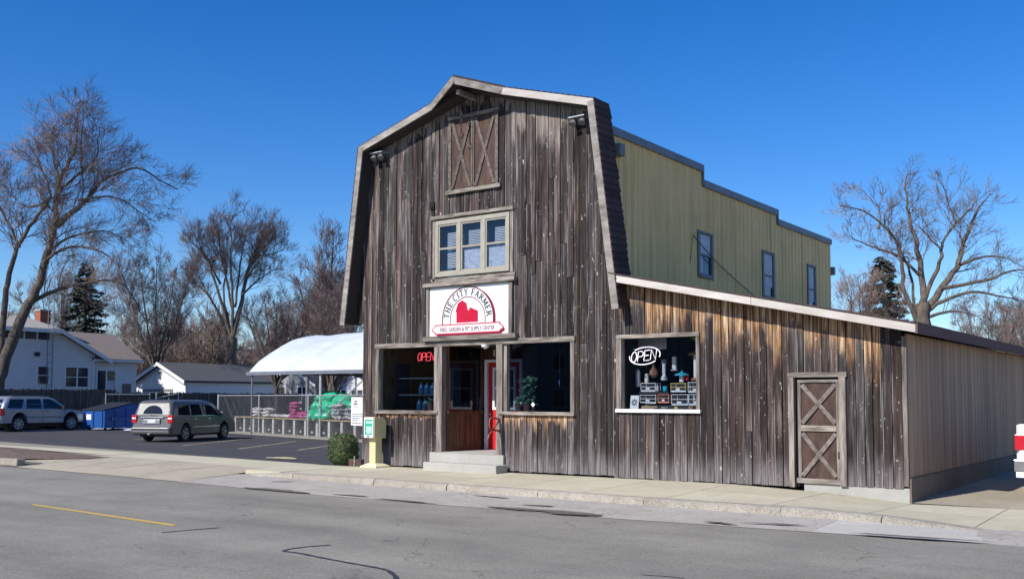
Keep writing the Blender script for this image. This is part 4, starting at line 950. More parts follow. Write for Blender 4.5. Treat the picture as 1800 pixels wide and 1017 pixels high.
def cage(x, z, wd, hg, dp, m, mb_, label, y=.45):
    t = thing('pet_cage', label, 'pet cage', (x, y, z), 0)
    box('tray', mb_, t, 0, wd, 0, dp, 0, .03); fr = MB()
    for a in (0, wd):
        for b in (0, dp): fr.tube([(a, b, .03), (a, b, hg)], .008, 5)
    for zz in (hg, hg*.55): 
        fr.tube([(0, 0, zz), (wd, 0, zz), (wd, dp, zz), (0, dp, zz), (0, 0, zz)], .006, 5)
    fr.build('frame', m, t); wr = MB(); n = int(wd/.028)
    for k in range(1, n): wr.tube([(wd*k/n, 0, .03), (wd*k/n, 0, hg)], .0022, 3, False)
    wr.build('bars', 'cagewhite', t, kind='stuff'); box('price_card', 'plate', t, wd*.38, wd*.62, -.012, -.008, .035, .075); return t
cage(7.45, 1.56, .36, .17, .25, 'cagewhite', 'cagewhite', 'pale wire pet cage, lower left on the lean-to window display', .42); cage(7.46, 1.80, .33, .17, .22, 'cagewhite', 'cagewhite', 'pale wire pet cage stacked on the left of the lean-to window display', .44)
c = cage(7.86, 1.57, .24, .17, .22, 'cageor', 'cageor', 'salmon coloured pet cage between the wire cages in the lean-to window', .42)
c = cage(8.14, 1.79, .32, .17, .22, 'cageyel', 'cagewhite', 'yellow framed pet cage on top at the right of the lean-to window', .44); cage(8.16, 1.53, .36, .21, .25, 'cagewhite', 'cagewhite', 'pale wire pet cage under the yellow framed cage in the lean-to window', .42); cage(8.54, 1.53, .34, .21, .25, 'cagewhite', 'cagewhite', 'pale wire pet cage in the lower right corner of the lean-to window', .42); cage(8.52, 1.78, .32, .20, .22, 'cagewhite', 'cagewhite', 'pale wire pet cage in the stack at the far right of the lean-to window', .44)
def plinth(x0, x1, z, h, label): tag(box('display_stand', 'blackplastic', None, x0, x1, .40, .7, z-h, z-.004), label, 'display stand')
plinth(7.42, 8.9, 1.555, .12, 'low black stand under the cages in the lean-to window') if False else None
tag(box('display_stand', 'blackplastic', None, 7.42, 8.90, .40, .72, 1.434, 1.526), 'low black stand under the pet cages in the lean-to window', 'display stand')
tag(box('display_board', 'blackplastic', None, 7.43, 8.10, .40, .72, 1.762, 1.795), 'black shelf board under the upper left pet cage in the lean-to window', 'shelf board')
def feeder(x, z0, prof, parts, label, y=.5, cat='bird feeder'):
    t = thing('bird_feeder', label, cat, (x, y, z0))
    for nm, m, pr in parts: MB().lathe(pr, 14).build(nm, m, t, smooth=False)
    MB().tube([(0, 0, prof), (0, 0, 3.0-z0)], .003, 4).build('hanger', 'blackplastic', t); return t
feeder(8.35, 1.99, .22, [('tube', 'lampclear', [(.05, 0), (.05, .15)]), ('roof', 'teal', [(.15, .13), (.14, .15), (.06, .18), (.015, .20), (.012, .23)])], 'bird feeder with a teal conical roof hanging in the lean-to window')
feeder(8.66, 2.02, .62, [('tube', 'lampclear', [(.045, .06), (.045, .50)]), ('base_dish', 'copper', [(.09, .0), (.10, .03), (.04, .06)]), ('cap', 'copper', [(.16, .50), (.14, .53), (.05, .57), (.01, .60)])], 'tall bird feeder with a copper cap near the right edge of the lean-to window')
feeder(7.93, 2.03, .42, [('tube', 'cagewhite', [(.06, 0), (.07, .03), (.035, .10), (.035, .32), (.05, .34)]), ('ring', 'greytrim', [(.055, .34), (.06, .38), (.05, .42)])], 'grey tube bird feeder hanging in the middle of the lean-to window', .55)
feeder(8.13, 2.22, .30, [('tube', 'lampclear', [(.05, .02), (.05, .28)]), ('base_dish', 'galv', [(.08, 0), (.08, .02)])], 'clear square shouldered bird feeder behind the teal one in the lean-to window', .62)
feeder(7.55, 1.985, .26, [('tube', 'lampclear', [(.035, 0), (.045, .04), (.04, .16), (.015, .18)]), ('base_dish', 'cageor', [(.05, -.015), (.05, .0)])], 'small bottle feeder above the upper left pet cage in the lean-to window', .52)
tag(box('price_board', 'alloy', None, 7.30, 7.95, .62, .64, 2.66, 2.93), 'pale grey board hanging high behind the white OPEN sign', 'board')
MT['limegreen'] = simple('lime_green_print', (.22, .42, .03), .5)
tag(MB().prism([(8.62, 2.85), (8.98, 2.85), (8.98, 2.68)], .30, .31, lambda u, v, h: (u, h, v)).build('pennant', 'limegreen'), 'lime green pennant in the upper right corner of the lean-to window', 'pennant')
GOODS = [('white_bottle', 'lampclear', 7.80, 1.81, [(.03, 0), (.03, .09), (.012, .11), (.012, .14)], 'small white bottle on the black board above the salmon cage'), ('teal_tub', 'teal', 7.98, 1.81, [(.045, 0), (.05, .08), (.05, .10)], 'small teal tub on the black board left of the yellow cage'),
         ('salmon_tub', 'cageor', 7.62, 1.452, [(.04, 0), (.05, .06), (.03, .07)], 'low salmon tub on the sill beside the wooden tray'), ('white_dish', 'plate', 8.02, 1.452, [(.05, 0), (.08, .03), (.07, .035)], 'low white dish on the sill below the salmon cage'), ('yellow_tub', 'cageyel', 8.28, 1.452, [(.04, 0), (.045, .05)], 'low yellow tub on the sill below the yellow cage'), ('copper_tub', 'copper', 8.60, 1.452, [(.05, 0), (.06, .05), (.05, .06)], 'low copper tub on the sill near the right end'),
         ('brown_gourd', 'pot', 7.72, 2.08, [(.02, 0), (.09, .06), (.08, .14), (.03, .2), (.02, .26)], 'round brown gourd house hanging right of the white OPEN sign'), ('grey_jar', 'galv', 7.36, 1.9, [(.05, 0), (.05, .3), (.02, .36)], 'tall grey tube feeder hanging at the left of the lean-to window'), ('red_bottle', 'crimson', 8.47, 2.02, [(.03, 0), (.03, .1), (.012, .13)], 'small red bottle on top of the far right cage')]
for nm, m_, x, z, pr, lb in GOODS:
    tag(MB().lathe(pr, 12, (x, .40 if z < 1.6 else .5, z)).build(nm, m_), lb, nm.split('_')[1])
cd_ = thing('flower_card', 'white card with a black flower print standing on the lean-to window sill', 'card', (7.34, .2, 1.452)); MB().hexa([(0, 0, 0), (.19, 0, 0), (.19, .01, 0), (0, .01, 0), (0, .03, .27), (.19, .03, .27), (.19, .04, .27), (0, .04, .27)]).build('card', 'plate', cd_)
fl_ = MB()
for k in range(8):
    a = k*math.pi/4; d = Vector((math.cos(a), math.sin(a))); q = Vector((-d.y, d.x)); 
    P = [d*.012, d*.05+q*.016, d*.085, d*.05-q*.016]; fl_.quad(*[(.095+p.x, (.13+p.y)*.111-.003, .13+p.y) for p in P])
fl_.build('print', 'blackplastic', cd_, fix=False)
tr = thing('wooden_tray', 'pale wooden tray lying beside the flower card in the lean-to window', 'tray', (7.60, .2, 1.453)); box('tray_base', 'amber', tr, 0, .28, 0, .16, 0, .02)
for q in ((0, .28, 0, .012), (0, .28, .148, .16)): box('tray_side', 'amber', tr, q[0], q[1], q[2], q[3], .02, .06)
# left window goods
sh = thing('jug_shelf', 'dim grey shelf rack behind the left shop window', 'shelf', (0, 0, 0))
for z in (1.33, 1.72, 2.12): box('shelf_board', 'shelf', sh, .62, 2.3, .55, .95, z, z+.03)
for x in (.62, 2.28): box('upright', 'shelf', sh, x, x+.03, .55, .95, .3, 2.5)
jugm = MB().lathe([(.075, 0), (.08, .02), (.08, .17), (.05, .23), (.022, .26), (.022, .29)], 12); first = None
for k, (x, z) in enumerate([(1.30, 1.75), (1.48, 1.75), (1.66, 1.75), (1.24, 1.362), (1.42, 1.362), (1.60, 1.362), (1.78, 1.362)]):
    if first is None: o = jugm.build('water_jug', 'jug', None, smooth=True); first = o
    else: o = first.copy(); col.objects.link(o)
    o.location = (x, .68, z); tag(o, 'blue plastic jug, '+['left of the three on the upper shelf', 'middle of the three on the upper shelf', 'right of the three on the upper shelf', 'first of four on the lower shelf', 'second of four on the lower shelf', 'third of four on the lower shelf', 'last of four on the lower shelf'][k]+', left shop window', 'jug', 'jugs on the rack in the left shop window')
def plant(x, y, z, n, hg, sp, label, seed, m='plantleaf'):
    t = thing('potted_plant', label, 'plant', (x, y, z)); rr = random.Random(seed); MB().lathe([(.07, 0), (.10, .14), (.11, .16)], 12).build('pot', 'pot', t); mb = MB(); st = MB()
    for k in range(n):
        p = Vector((rr.gauss(0, sp), rr.gauss(0, sp*.6), rr.uniform(.15, hg))); a = Vector((rr.uniform(-1, 1), rr.uniform(-1, .2), rr.uniform(-.6, .6))).normalized(); b = a.orthogonal(); L = rr.uniform(.03, .07); mb.quad(p-a*L, p-b*L*.4, p+a*L, p+b*L*.4)
        if k % 6 == 0: st.tube([(0, 0, .14), (p.x*.5, p.y*.5, p.z*.6+.05), tuple(p)], .005, 3)
    mb.build('leaves', m, t, fix=False); st.build('stems', 'bark', t)
plant(4.72, .30, 1.375, 170, .75, .10, 'leafy green houseplant inside the right shop window', 4)
plant(4.55, .22, 1.375, 24, .32, .08, 'short pale green plant by the left end of the right shop window', 9)
plant(2.02, .2, 1.375, 26, .30, .09, 'low spiky plant on the sill of the left shop window', 6)
tag(MB().poly([(5.02, .083, 1.47), (5.075, .083, 1.525), (5.02, .083, 1.58), (4.965, .083, 1.525)]).build('window_sticker', 'plate'), 'pale diamond sticker low on the right shop window glass', 'sticker')
ws = thing('hanging_chime', 'string of small silver ornaments hanging in the right shop window', 'ornament', (5.6, .25, 2.0)); MB().tube([(0, 0, .15), (0, 0, .85)], .002, 3).build('string', 'cagewhite', ws)
mb = MB().lathe([(.002, -.1), (.03, 0), (.002, .08)], 6); mb.build('drop', 'chrome', ws)

# ================================================================== CANOPY, FENCE, YARD
cn = thing('snowy_canopy', 'open canopy roof under smooth snow left of the barn', 'canopy', (0, 0, 0))
CXL, CXR, CY0, CY1 = -21.15, -2.2, 13.5, 20.5
prof = [(0, 2.86), (.08, 3.35), (.18, 3.78), (.28, 4.15), (.38, 4.45), (.50, 4.62), (.62, 4.45), (.74, 4.05), (.86, 3.5), (1, 2.86)]
def yz(k, lift=0): t, z = prof[k]; return lerp(CY0, CY1, t), z+lift
mb = MB()
for k in range(len(prof)-1):
    (y0, z0), (y1, z1) = yz(k), yz(k+1); mb.hexa([(CXL, y0, z0-.03), (CXR, y0, z0-.03), (CXR, y1, z1-.03), (CXL, y1, z1-.03), (CXL, y0, z0), (CXR, y0, z0), (CXR, y1, z1), (CXL, y1, z1)])
mb.build('roof_sheet', 'galv', cn)
sn = MB(); rr = random.Random(12); NX = 46; grid = []
pp = []
for k in range(len(prof)-1):
    for s in range(3):
        t = lerp(prof[k][0], prof[k+1][0], s/3); z = lerp(prof[k][1], prof[k+1][1], s/3); pp.append((t, z))
pp.append(prof[-1])
for i in range(NX+1):
    x = lerp(CXL+.05, CXR, i/NX); rowv = []
    for (t, z) in pp:
        e = min(1, t*8, (1-t)*8, (i+.15)*.35); h = (.04+.20*math.sqrt(max(0, e)))*(1+.22*math.sin(x*1.3+t*9)+.12*math.sin(x*3.1-t*21))
        rowv.append((x, lerp(CY0, CY1, t), z+h*.8+.01))
    grid.append(rowv)
for i in range(NX):
    for j in range(len(pp)-1): sn.quad(grid[i][j], grid[i+1][j], grid[i+1][j+1], grid[i][j+1])
for i in range(NX): a, b = grid[i][0], grid[i+1][0]; sn.quad(a, b, (b[0], CY0, 2.865), (a[0], CY0, 2.865))
for j in range(len(pp)-1):
    a, b = grid[0][j], grid[0][j+1]; sn.quad(a, b, (b[0], b[1], pp[j+1][1]), (a[0], a[1], pp[j][1]))
sn.build('snow_cover', 'snow', cn, smooth=True, fix=False)
box('eave_beam', 'flash', cn, CXL-.12, CXR, CY0-.06, CY0-.002, 2.74, 2.90); box('rear_beam', 'flash', cn, CXL, CXR, CY1+.002, CY1+.06, 2.74, 2.90)
for (x, y, r_, m) in ((-16.25, 13.6, .06, 'galv'), (-21.0, 13.6, .04, 'flash'), (-10, 13.6, .06, 'galv'), (-20.9, 17, .09, 'flash'), (-20.9, 20.4, .05, 'flash'), (-13, 20.4, .05, 'flash')): MB().tube([(x, y, -.1), (x, y, 2.75)], r_, 8).build('post', m, cn)
MB().tube([(-16.1, 13.62, .75), (-13.2, 13.62, 2.7)], .035, 6).build('brace', 'galv', cn)
for x in (-18.5, -14, -10): MB().bar((x, CY0+.05, 2.8), (x, CY1-.05, 2.8), .06, .1).build('tie_beam', 'flash', cn)
# chain link fence
FA, FB = Vector((-26.25, 15.65, -.08)), Vector((-3.6, 9.35, -.08)); FD = (FB-FA).normalized(); FL = (FB-FA).length; FN = Vector((FD.y, -FD.x, 0))
cf = thing('chain_link_fence', 'galvanised chain link fence along the back of the parking lot', 'fence', FA, math.atan2(FD.y, FD.x)); HH = 1.86
MT['wire'] = simple('dull_fence_wire', (.30, .31, .32), .5, metal=.3)
MB().tube([(0, 0, HH), (FL, 0, HH)], .022, 6).build('top_rail', 'galv', cf)
for k, x in enumerate([0, 5.15, 10.4, 15.5, 20.5, FL]): MB().tube([(x, 0, -.05), (x, 0, HH+.06)], .045 if k == 0 else .03, 8).build('post', 'galv', cf)
mb = MB(); pt = .095
k = 0; x = -HH
while x < FL:
    for s in (1, -1):
        a0 = max(0, -x) if s > 0 else 0
        xs0, xs1 = x, x+HH
        lo, hi = max(0, xs0), min(FL, xs1)
        if hi <= lo: continue
        za, zb_ = (lo-xs0, hi-xs0) if s > 0 else (HH-(lo-xs0), HH-(hi-xs0))
        mb.tube([(lo, .004*s, za), (hi, .004*s, zb_)], .0024, 3, False)
    x += pt
mb.build('wire_mesh', 'wire', cf, kind='stuff', fix=False)
box('base_strip', 'curb', None, 0, 1, 0, 1, 0, 1) if False else None
# gravel kerb at the fence foot
def fp(s, o, z): p = FA+FD*s+FN*o; return (p.x, p.y, z)
struct(MB().quad(fp(-1, .9, -.072), fp(FL, .6, -.072), fp(FL, -.8, -.072), fp(-1, -.8, -.072)), 'gravel_strip', 'curb')
# hanging sign on the fence
sgn = thing('fence_sign', 'white price board with a red barn emblem hung on the chain link fence', 'sign', FA+FD*14.45+FN*.03, math.atan2(FD.y, FD.x))
box('board', 'signwhite', sgn, -.05, 1.25, -.02, .0, .62, 1.78)
MB().prism([(.90, 1.38), (.90, 1.53), (.96, 1.60), (1.02, 1.53), (1.03, 1.48), (1.14, 1.45), (1.14, 1.38)], -.024, -.0205, lambda u, v_, h: (u, h, v_)).build('barn_emblem', 'crimson', sgn)
mr = MB()
for z, a, b in ((1.57, .22, .42), (1.46, .16, .48)):
    x = a
    while x < b: mr.box(x, min(b, x+.045), -.0225, -.0205, z, z+.07); x += .06
mr.build('print_lines', 'maroon', sgn, kind='stuff'); mk = MB(); rr = random.Random(4)
for z, b in ((1.07, .92), (.98, 1.0), (.89, .72), (.80, .48), (.70, .84)):
    x = .06
    while x < b:
        L = rr.uniform(.05, .16); mk.box(x, min(b, x+L), -.0225, -.0205, z, z+.04); x += L+.03
mk.box(.1, .55, -.0225, -.0205, 1.36, 1.375); mk.build('print_lines', 'greytrim', sgn, kind='stuff')
MB().tube(fine([(.82, -.022, 1.34), (.84, -.022, 1.55), (1.02, -.022, 1.68), (1.18, -.022, 1.56), (1.22, -.022, 1.34)], 4, 0), .008, 4).build('arch_print', 'mint', sgn)
# bench of concrete blocks and planks behind the fence with black crates below and bags on it
def fl(s, o): p = FA+FD*s-FN*o; return Vector((p.x, p.y, -.08))
yawF = math.atan2(FD.y, FD.x)
bench = thing('yard_bench', 'long low yard bench of grey blocks and boards behind the chain link fence', 'bench', fl(0, .7), yawF)
xs_ = [.6+1.16*k for k in range(14)]
for k, x in enumerate(xs_):
    for (z0, z1) in ((0, .24), (.245, .485), (.49, .725)): MB().box(x-.10, x+.10, 0, .5, z0, z1).build('concrete_block', 'found', bench)
for a, b in zip(xs_[::2], xs_[2::2]+[xs_[-1]]):
    for q in range(3): box('bench_board', 'amber', bench, a+.01, b-.01, -.05+q*.2, .14+q*.2, .727, .775)
crate0 = None; cn_ = 0
for k, (a, b) in enumerate(zip(xs_, xs_[1:])):
    if crate0 is None:
        c = thing('black_crate', '', 'crate', (0, 0, 0), yawF, 'black crates under the yard bench')
        body_ = pyr(MB(), (.30, .2), (.36, .24), 0, .46).build('bin', 'blackplastic', c); pyr(MB(), (.39, .27), (.39, .27), .465, .50).build('rim', 'blackplastic', c)
        box('label_patch', 'galv', c, -.10, .10, -.245, -.235, .12, .22); crate0 = c
    else:
        c = dup(crate0, (0, 0, 0), yawF, '', 1)
    p = fl((a+b)/2, 1.0); c.location = (p.x, p.y, -.075); cn_ += 1
    c['label'] = ['first', 'second', 'third', 'fourth', 'fifth', 'sixth', 'seventh', 'eighth', 'ninth', 'tenth', 'eleventh', 'twelfth', 'thirteenth', 'last'][cn_-1]+' black plastic crate from the left under the yard bench boards'
def bag_mesh(L, W, H, seed):
    rr = random.Random(seed); mb = MB(); nu, nv = 12, 8; ph = [rr.uniform(0, 6) for _ in range(4)]
    V = []
    for i in range(nu+1):
        u = -1+2*i/nu
        for j in range(nv):
            a = 2*math.pi*j/nv; prof_ = (1-abs(u)**3.2)**.5 if abs(u) < 1 else 0; x = u*L/2; y = W/2*math.cos(a)*(.85+.15*prof_); z = H/2*math.sin(a)*(.12+.88*prof_)
            k = 1+.10*math.sin(3*u*2+ph[0]+a)+.07*math.sin(5*a+ph[1])+.05*math.sin(9*u+ph[2]); V.append((x, y*k, z*k+H/2))
    F = [(i*nv+j, i*nv+(j+1) % nv, (i+1)*nv+(j+1) % nv, (i+1)*nv+j) for i in range(nu) for j in range(nv)]; F.append(tuple(range(nv))); F.append(tuple(reversed(range(nu*nv, nu*nv+nv)))); mb.v, mb.f = V, F; return mb
def bags(m, L, W, H, seed, spots, labelf, group, name):
    pro = [bag_mesh(L, W, H, seed+i) for i in range(3)]; base = [None]*3
    for i, (s, o, z, rz, tilt) in enumerate(spots):
        k = i % 3
        if base[k] is None: ob = pro[k].build(name, m, None, smooth=True); base[k] = ob
        else: ob = base[k].copy(); col.objects.link(ob)
        p = fl(s, o); ob.location = (p.x, p.y, z); ob.rotation_euler = (tilt, rng.uniform(-.1, .1), yawF+rz); tag(ob, labelf if isinstance(labelf, str) else labelf[i], 'bag', group)
T0 = .70
def stack(s0, o, n, dz, jit=.05): return [(s0+rng.uniform(-jit, jit), o, T0+dz*k, rng.uniform(-.12, .12), 0) for k in range(n)]
ORD = ['bottom', 'second', 'third', 'fourth', 'fifth', 'sixth']
def lab(col_, where, n): return [f'{col_} sack, {ORD[k]} from the ground up in the {where}' if k else f'{col_} sack at the bottom of the {where}' for k in range(n)]
bags('bagwhite', .85, .5, .17, 20, stack(2.9, .95, 3, .15)+stack(4.1, 1.0, 3, .15)+[(5.1, 1.0, T0, .2, 0), (5.9, 1.05, T0, -.1, 0), (6.6, 1.0, T0, .1, 0)],
     lab('white printed', 'first sack stack behind the fence', 3)+lab('white printed', 'second sack stack behind the fence', 3)+['single white sack right of the two white stacks', 'flat white sack midway along the yard bench', 'single white sack just left of the magenta sacks'], 'white sacks stacked on the yard bench', 'white_sack')
bags('bagpink', .8, .5, .18, 30, stack(7.3, .9, 5, .15)+[(8.1, .9, T0, .3, 0), (8.15, .95, T0+.15, .1, .2), (8.7, .85, T0, .2, 0)],
     lab('magenta', 'magenta stack on the yard bench', 5)+['magenta sack lying against the foot of the magenta stack', 'magenta sack slumped on top of the lower right one', 'magenta sack lying in front of the green bags'], 'magenta sacks stacked on the yard bench', 'magenta_sack')
bags('baggreen', 1.05, .82, .46, 40, [(8.7, 1.6, T0+.0, .3, .2), (9.5, 1.4, T0, -.3, .1), (10.3, 1.3, T0, .2, -.1), (8.6, 1.7, T0+.45, .6, .3), (9.4, 1.6, T0+.43, .1, .5), (10.2, 1.5, T0+.40, -.4, .2), (8.8, 1.8, T0+.80, .2, .3), (9.6, 1.7, T0+.82, -.2, .1), (10.9, 1.5, T0+.15, -.3, .3), (10.6, 1.7, T0+.68, -.1, .3), (11.4, 1.6, T0+.40, .3, .2), (9.3, 1.1, T0, .9, .6), (10.1, 1.05, T0, .4, .4)], 'bulging green plastic bag in the high heap behind the fence', 'green bags heaped behind the fence', 'green_bag')
bags('baggrey', .8, .5, .2, 50, stack(11.6, .9, 4, .17)+stack(12.5, 1.0, 3, .17)+[(13.4, 1.0, T0, -.1, .1)],
     lab('patterned', 'stack right of the green heap', 4)+lab('patterned', 'stack beside the white fence sign', 3)+['black and white sack lying behind the white fence sign'], 'patterned sacks stacked on the yard bench', 'patterned_sack')

# wooden board fence
def board_fence(name, label, A, B, h, seed):
    A, B = Vector(A), Vector(B); d = B-A; L = d.length; t = thing(name, label, 'fence', A, math.atan2(d.y, d.x)); rr = random.Random(seed); mb = MB(); x = 0
    while x < L:
        w_ = .145; z = h+rr.uniform(-.035, .03); o = rr.uniform(-.012, .012); c = .03
        mb.prism([(x+.006, 0), (x+w_-.006, 0), (x+w_-.006, z-.05), (x+w_*.68, z), (x+w_*.32, z), (x+.006, z-.05)], -.012+o, .012+o, lambda u, v_, hh: (u, hh, v_)); x += w_
    mb.build('pickets', 'fencewood', t, kind='stuff', fix=False)
    for z in (.35, h*.5, h-.3): box('rail', 'fencewood', t, 0, L, .014, .06, z, z+.09)
    k = 0
    while k*2.4 < L: box('post', 'fencewood', t, k*2.4, k*2.4+.1, .062, .16, -.1, h-.1); k += 1
    return t
board_fence('board_fence', 'dark weathered board fence behind the silver car and the dumpster', (-35.2, -1.5, -.08), (-35.2, 15.2, -.08), 2.2, 1)
board_fence('board_fence', 'dark weathered board fence with pointed tops behind the grey minivan', (-35.1, 15.3, -.08), (-33.4, 27.5, -.08), 2.05, 2)
board_fence('board_fence', 'dark weathered board fence in the yard behind the canopy bags', (-33.2, 27.6, -.08), (-16, 30.5, -.08), 1.9, 3)
gp = thing('gate_pipe_frame', 'galvanised pipe gate standing open against the board fence', 'gate', (-34.4, 14.2, -.08), R(83))
for a, b in (((0, 0, .9), (0, 0, 2.0)), ((0, 0, 1.92), (2.6, 0, 1.92)), ((2.6, 0, .2), (2.6, 0, 2.0)), ((0, 0, .95), (2.6, 0, .95)), ((0, 0, .2), (0, 0, 1.0)), ((0, 0, .25), (2.6, 0, .25)), ((3.0, 0, 1.7), (4.4, 0, 2.0)), ((3.0, 0, 0), (3.0, 0, 2.05)), ((4.4, 0, 0), (4.4, 0, 2.0))): MB().tube([a, b], .03, 6).build('pipe', 'galv', gp)

# dumpster
dp = thing('dumpster', 'blue steel dumpster with black sloping lids against the board fence', 'dumpster', (-32.2, 13.1, -.08), R(2))
MB().prism([(-.95, .12), (.95, .12), (.95, 1.35), (.75, 1.42), (-.95, 1.05)], -1.0, 1.0, lambda u, v_, h: (h, u, v_)).build('bin', 'dumpblue', dp, bevel=.02)
for s in (-1, 0.02): MB().hexa([(s, -1.0, 1.06), (s+.98, -1.0, 1.06), (s+.98, .8, 1.44), (s, .8, 1.44), (s, -1.0, 1.10), (s+.98, -1.0, 1.10), (s+.98, .8, 1.49), (s, .8, 1.49)]).build('lid', 'lidblack', dp)
for x in (-.8, 0, .8): box('rib', 'dumpblue', dp, x-.05, x+.05, -1.0, -.952, .15, 1.03)
for y in (-.3, .35): box('side_rib', 'dumpblue', dp, 1.002, 1.05, y-.05, y+.05, .2, 1.1)
for sx in (-1, 1): box('fork_pocket', 'dumpblue', dp, sx*1.003 if sx > 0 else -1.12, sx*1.12 if sx > 0 else -1.003, -.55, .55, .55, .70)
for x in (-.7, .7):
    for y in (-.7, .7): MB().lathe([(.09, -.03), (.09, .03)], 10, (x, y, .07), 'y').build('caster', 'blackplastic', dp)
box('notice_patch', 'plate', dp, -.65, -.2, -.956, -.953, .55, .85)

# ================================================================== VEHICLES
def wheel(parent, x, y, r, wd, spokes=7):
    s = 1 if y > 0 else -1; t = MB(); pr = [(r*.62, -wd/2), (r*.93, -wd/2), (r, -wd/2+.03), (r, wd/2-.03), (r*.93, wd/2), (r*.62, wd/2)]
    t.lathe(pr, 28, (x, y, r), 'y'); wb_ = t.build('tyre', 'rubber', parent); rm = MB(); f_ = y+s*(wd/2-.012)
    rm.lathe([(r*.66, 0), (r*.66, .015*s), (r*.58, .012*s), (r*.57, -.02*s)], 28, (x, f_, r), 'y')
    for k in range(spokes):
        a = 2*math.pi*k/spokes; c_, s_ = math.cos(a), math.sin(a); A = Vector((x+c_*.04, f_+.004*s, r+s_*.04)); B = Vector((x+c_*r*.6, f_+.004*s, r+s_*r*.6)); rm.bar(A, B, .02, r*.17, (-s_, 0, c_))
    rm.lathe([(.06, .02*s), (.05, .03*s), (.0, .03*s)], 12, (x, f_, r), 'y'); rm.build('rim', 'alloy', wb_)
    return wb_
def side_poly(bottom, arches, r, outline):
    pts = [(outline[0][0], bottom)]; 
    for ax_ in arches:
        pts.append((ax_-r, bottom))
        for k in range(1, 12): a = math.pi-math.pi*k/12; pts.append((ax_+r*math.cos(a), bottom*.0+r*.98*math.sin(a)+.36*0+max(bottom, .0)+.0+(.12)*math.sin(a)))
        pts.append((ax_+r, bottom))
    pts.append((outline[-1][0], bottom)); pts += list(reversed(outline)); return pts
def ring(x0, x1, hw, z, rc, n=5):
    out = []
    for cx_, cy_, a0 in ((x1-rc, hw-rc, 0), (x0+rc, hw-rc, 90), (x0+rc, -hw+rc, 180), (x1-rc, -hw+rc, 270)):
        for k in range(n+1): a = R(a0+90*k/n); out.append((cx_+rc*math.cos(a), cy_+rc*math.sin(a), z))
    return out
def car(spec):
    t = thing(spec['name'], spec['label'], spec['cat'], spec['loc'], spec['h'], None, spec['s']); P = spec['paint']; hw = spec['hw']
    # lower body with tumble-in flanks
    pol = side_poly(spec['sill'], spec['wheels'], spec['arch'], spec['outline']); mb = MB(); layers = [(-hw+.07, .985), (-hw, 1), (hw, 1), (hw-.07, .985)]
    n = len(pol); cz = .7; base = len(mb.v)
    for yy_, k in ((-hw+.09, .972), (-hw+.02, .995), (-hw, 1), (hw, 1), (hw-.02, .995), (hw-.09, .972)): pass
    seq = [(-hw+.10, .965), (-hw+.03, .99), (-hw, 1.0), (hw, 1.0), (hw-.03, .99), (hw-.10, .965)]
    seq = [(-hw, .965), (-hw+.0, .965), (hw, .965)] if False else [(-hw, .97), (-hw+.07, 1.0), (hw-.07, 1.0), (hw, .97)]
    for yy_, k in seq:
        for (x, z) in pol: mb.v.append((x*k, yy_, cz+(z-cz)*(k if z > cz else 1)))
    for q in range(len(seq)-1):
        for i in range(n): a, b = q*n+i, q*n+(i+1) % n; mb.f.append((a, b, b+n, a+n))
    mb.f.append(tuple(range(n))); mb.f.append(tuple(reversed(range((len(seq)-1)*n, len(seq)*n))))
    bd = mb.build('body', P, t, bevel=.02)
    # greenhouse
    rg = spec['rings']; gh = MB(); rr_ = [ring(*q) for q in rg]; m_ = len(rr_[0])
    for q in rr_: gh.v += q
    for k in range(len(rr_)-1):
        for i in range(m_): a, b = k*m_+i, k*m_+(i+1) % m_; gh.f.append((a, b, b+m_, a+m_))
    gh.f.append(tuple((len(rr_)-1)*m_+i for i in range(m_))); cabin = gh.build('cabin', P, t, smooth=False); 
    me = cabin.data; me.polygons.foreach_set('use_smooth', [True]*len(me.polygons)); 
    zs_ = [q[3] for q in rg]
    def at_z(z, idx): return pw(z, [(q[3], q[idx]) for q in rg])
    for s in (-1, 1):
        for W in spec['side_windows']:
            mbw = MB(); Q = [(x, s*(at_z(z, 2)+.006), z) for x, z in W]; mbw.poly(Q if s > 0 else list(reversed(Q)))
            Q2 = [(x, s*(at_z(z, 2)-.03), z) for x, z in W]; mbw.poly(Q2); 
            for i in range(len(Q)): j = (i+1) % len(Q); mbw.quad(Q[i], Q[j], Q2[j], Q2[i])
            mbw.build('side_window', 'carglass', t)
    def endglass(nm, idx, W, off):
        mbw = MB(); Q = [(at_z(z, idx)+off, y, z) for y, z in W]; Q2 = [(at_z(z, idx)-off*4, y, z) for y, z in W]; mbw.poly(Q); mbw.poly(Q2)
        for i in range(len(Q)): j = (i+1) % len(Q); mbw.quad(Q[i], Q[j], Q2[j], Q2[i])
        return mbw.build(nm, spec.get('reargl', 'carglass') if nm == 'rear_window' else 'carglass', t)
    if spec.get('rearw'): endglass('rear_window', 0, spec['rearw'], -.008)
    if spec.get('wiped'):
        wp = [(.46*math.cos(R(a)), 1.17+.36*math.sin(R(a))) for a in range(0, 181, 12)]
        MB().poly([(at_z(z, 0)-.013, y, z) for y, z in wp]).build('wiped_glass', 'carglass', t)
    if spec.get('frontw'): endglass('windscreen', 1, spec['frontw'], .008)
    for x in spec['wheels']:
        for s in (-1, 1): wheel(t, x, s*(hw-.115), spec['wr'], .215, spec.get('spokes', 7))
    ub = MB().box(spec['outline'][0][0]+.25, spec['outline'][-1][0]-.25, -hw+.24, hw-.24, .22, .62); ub.build('underbody', 'blackplastic', t)
    for x in spec['wheels']: MB().box(x-spec['arch']+.03, x+spec['arch']-.03, -hw+.02, hw-.02, .3, .66).build('wheel_well', 'blackplastic', t) if False else None
    for nm, m, bx_ in spec['boxes']:
        for b in bx_: MB().box(*b).build(nm, m, t, bevel=.01 if min(b[1]-b[0], b[3]-b[2], b[5]-b[4]) > .03 else 0)
    return t
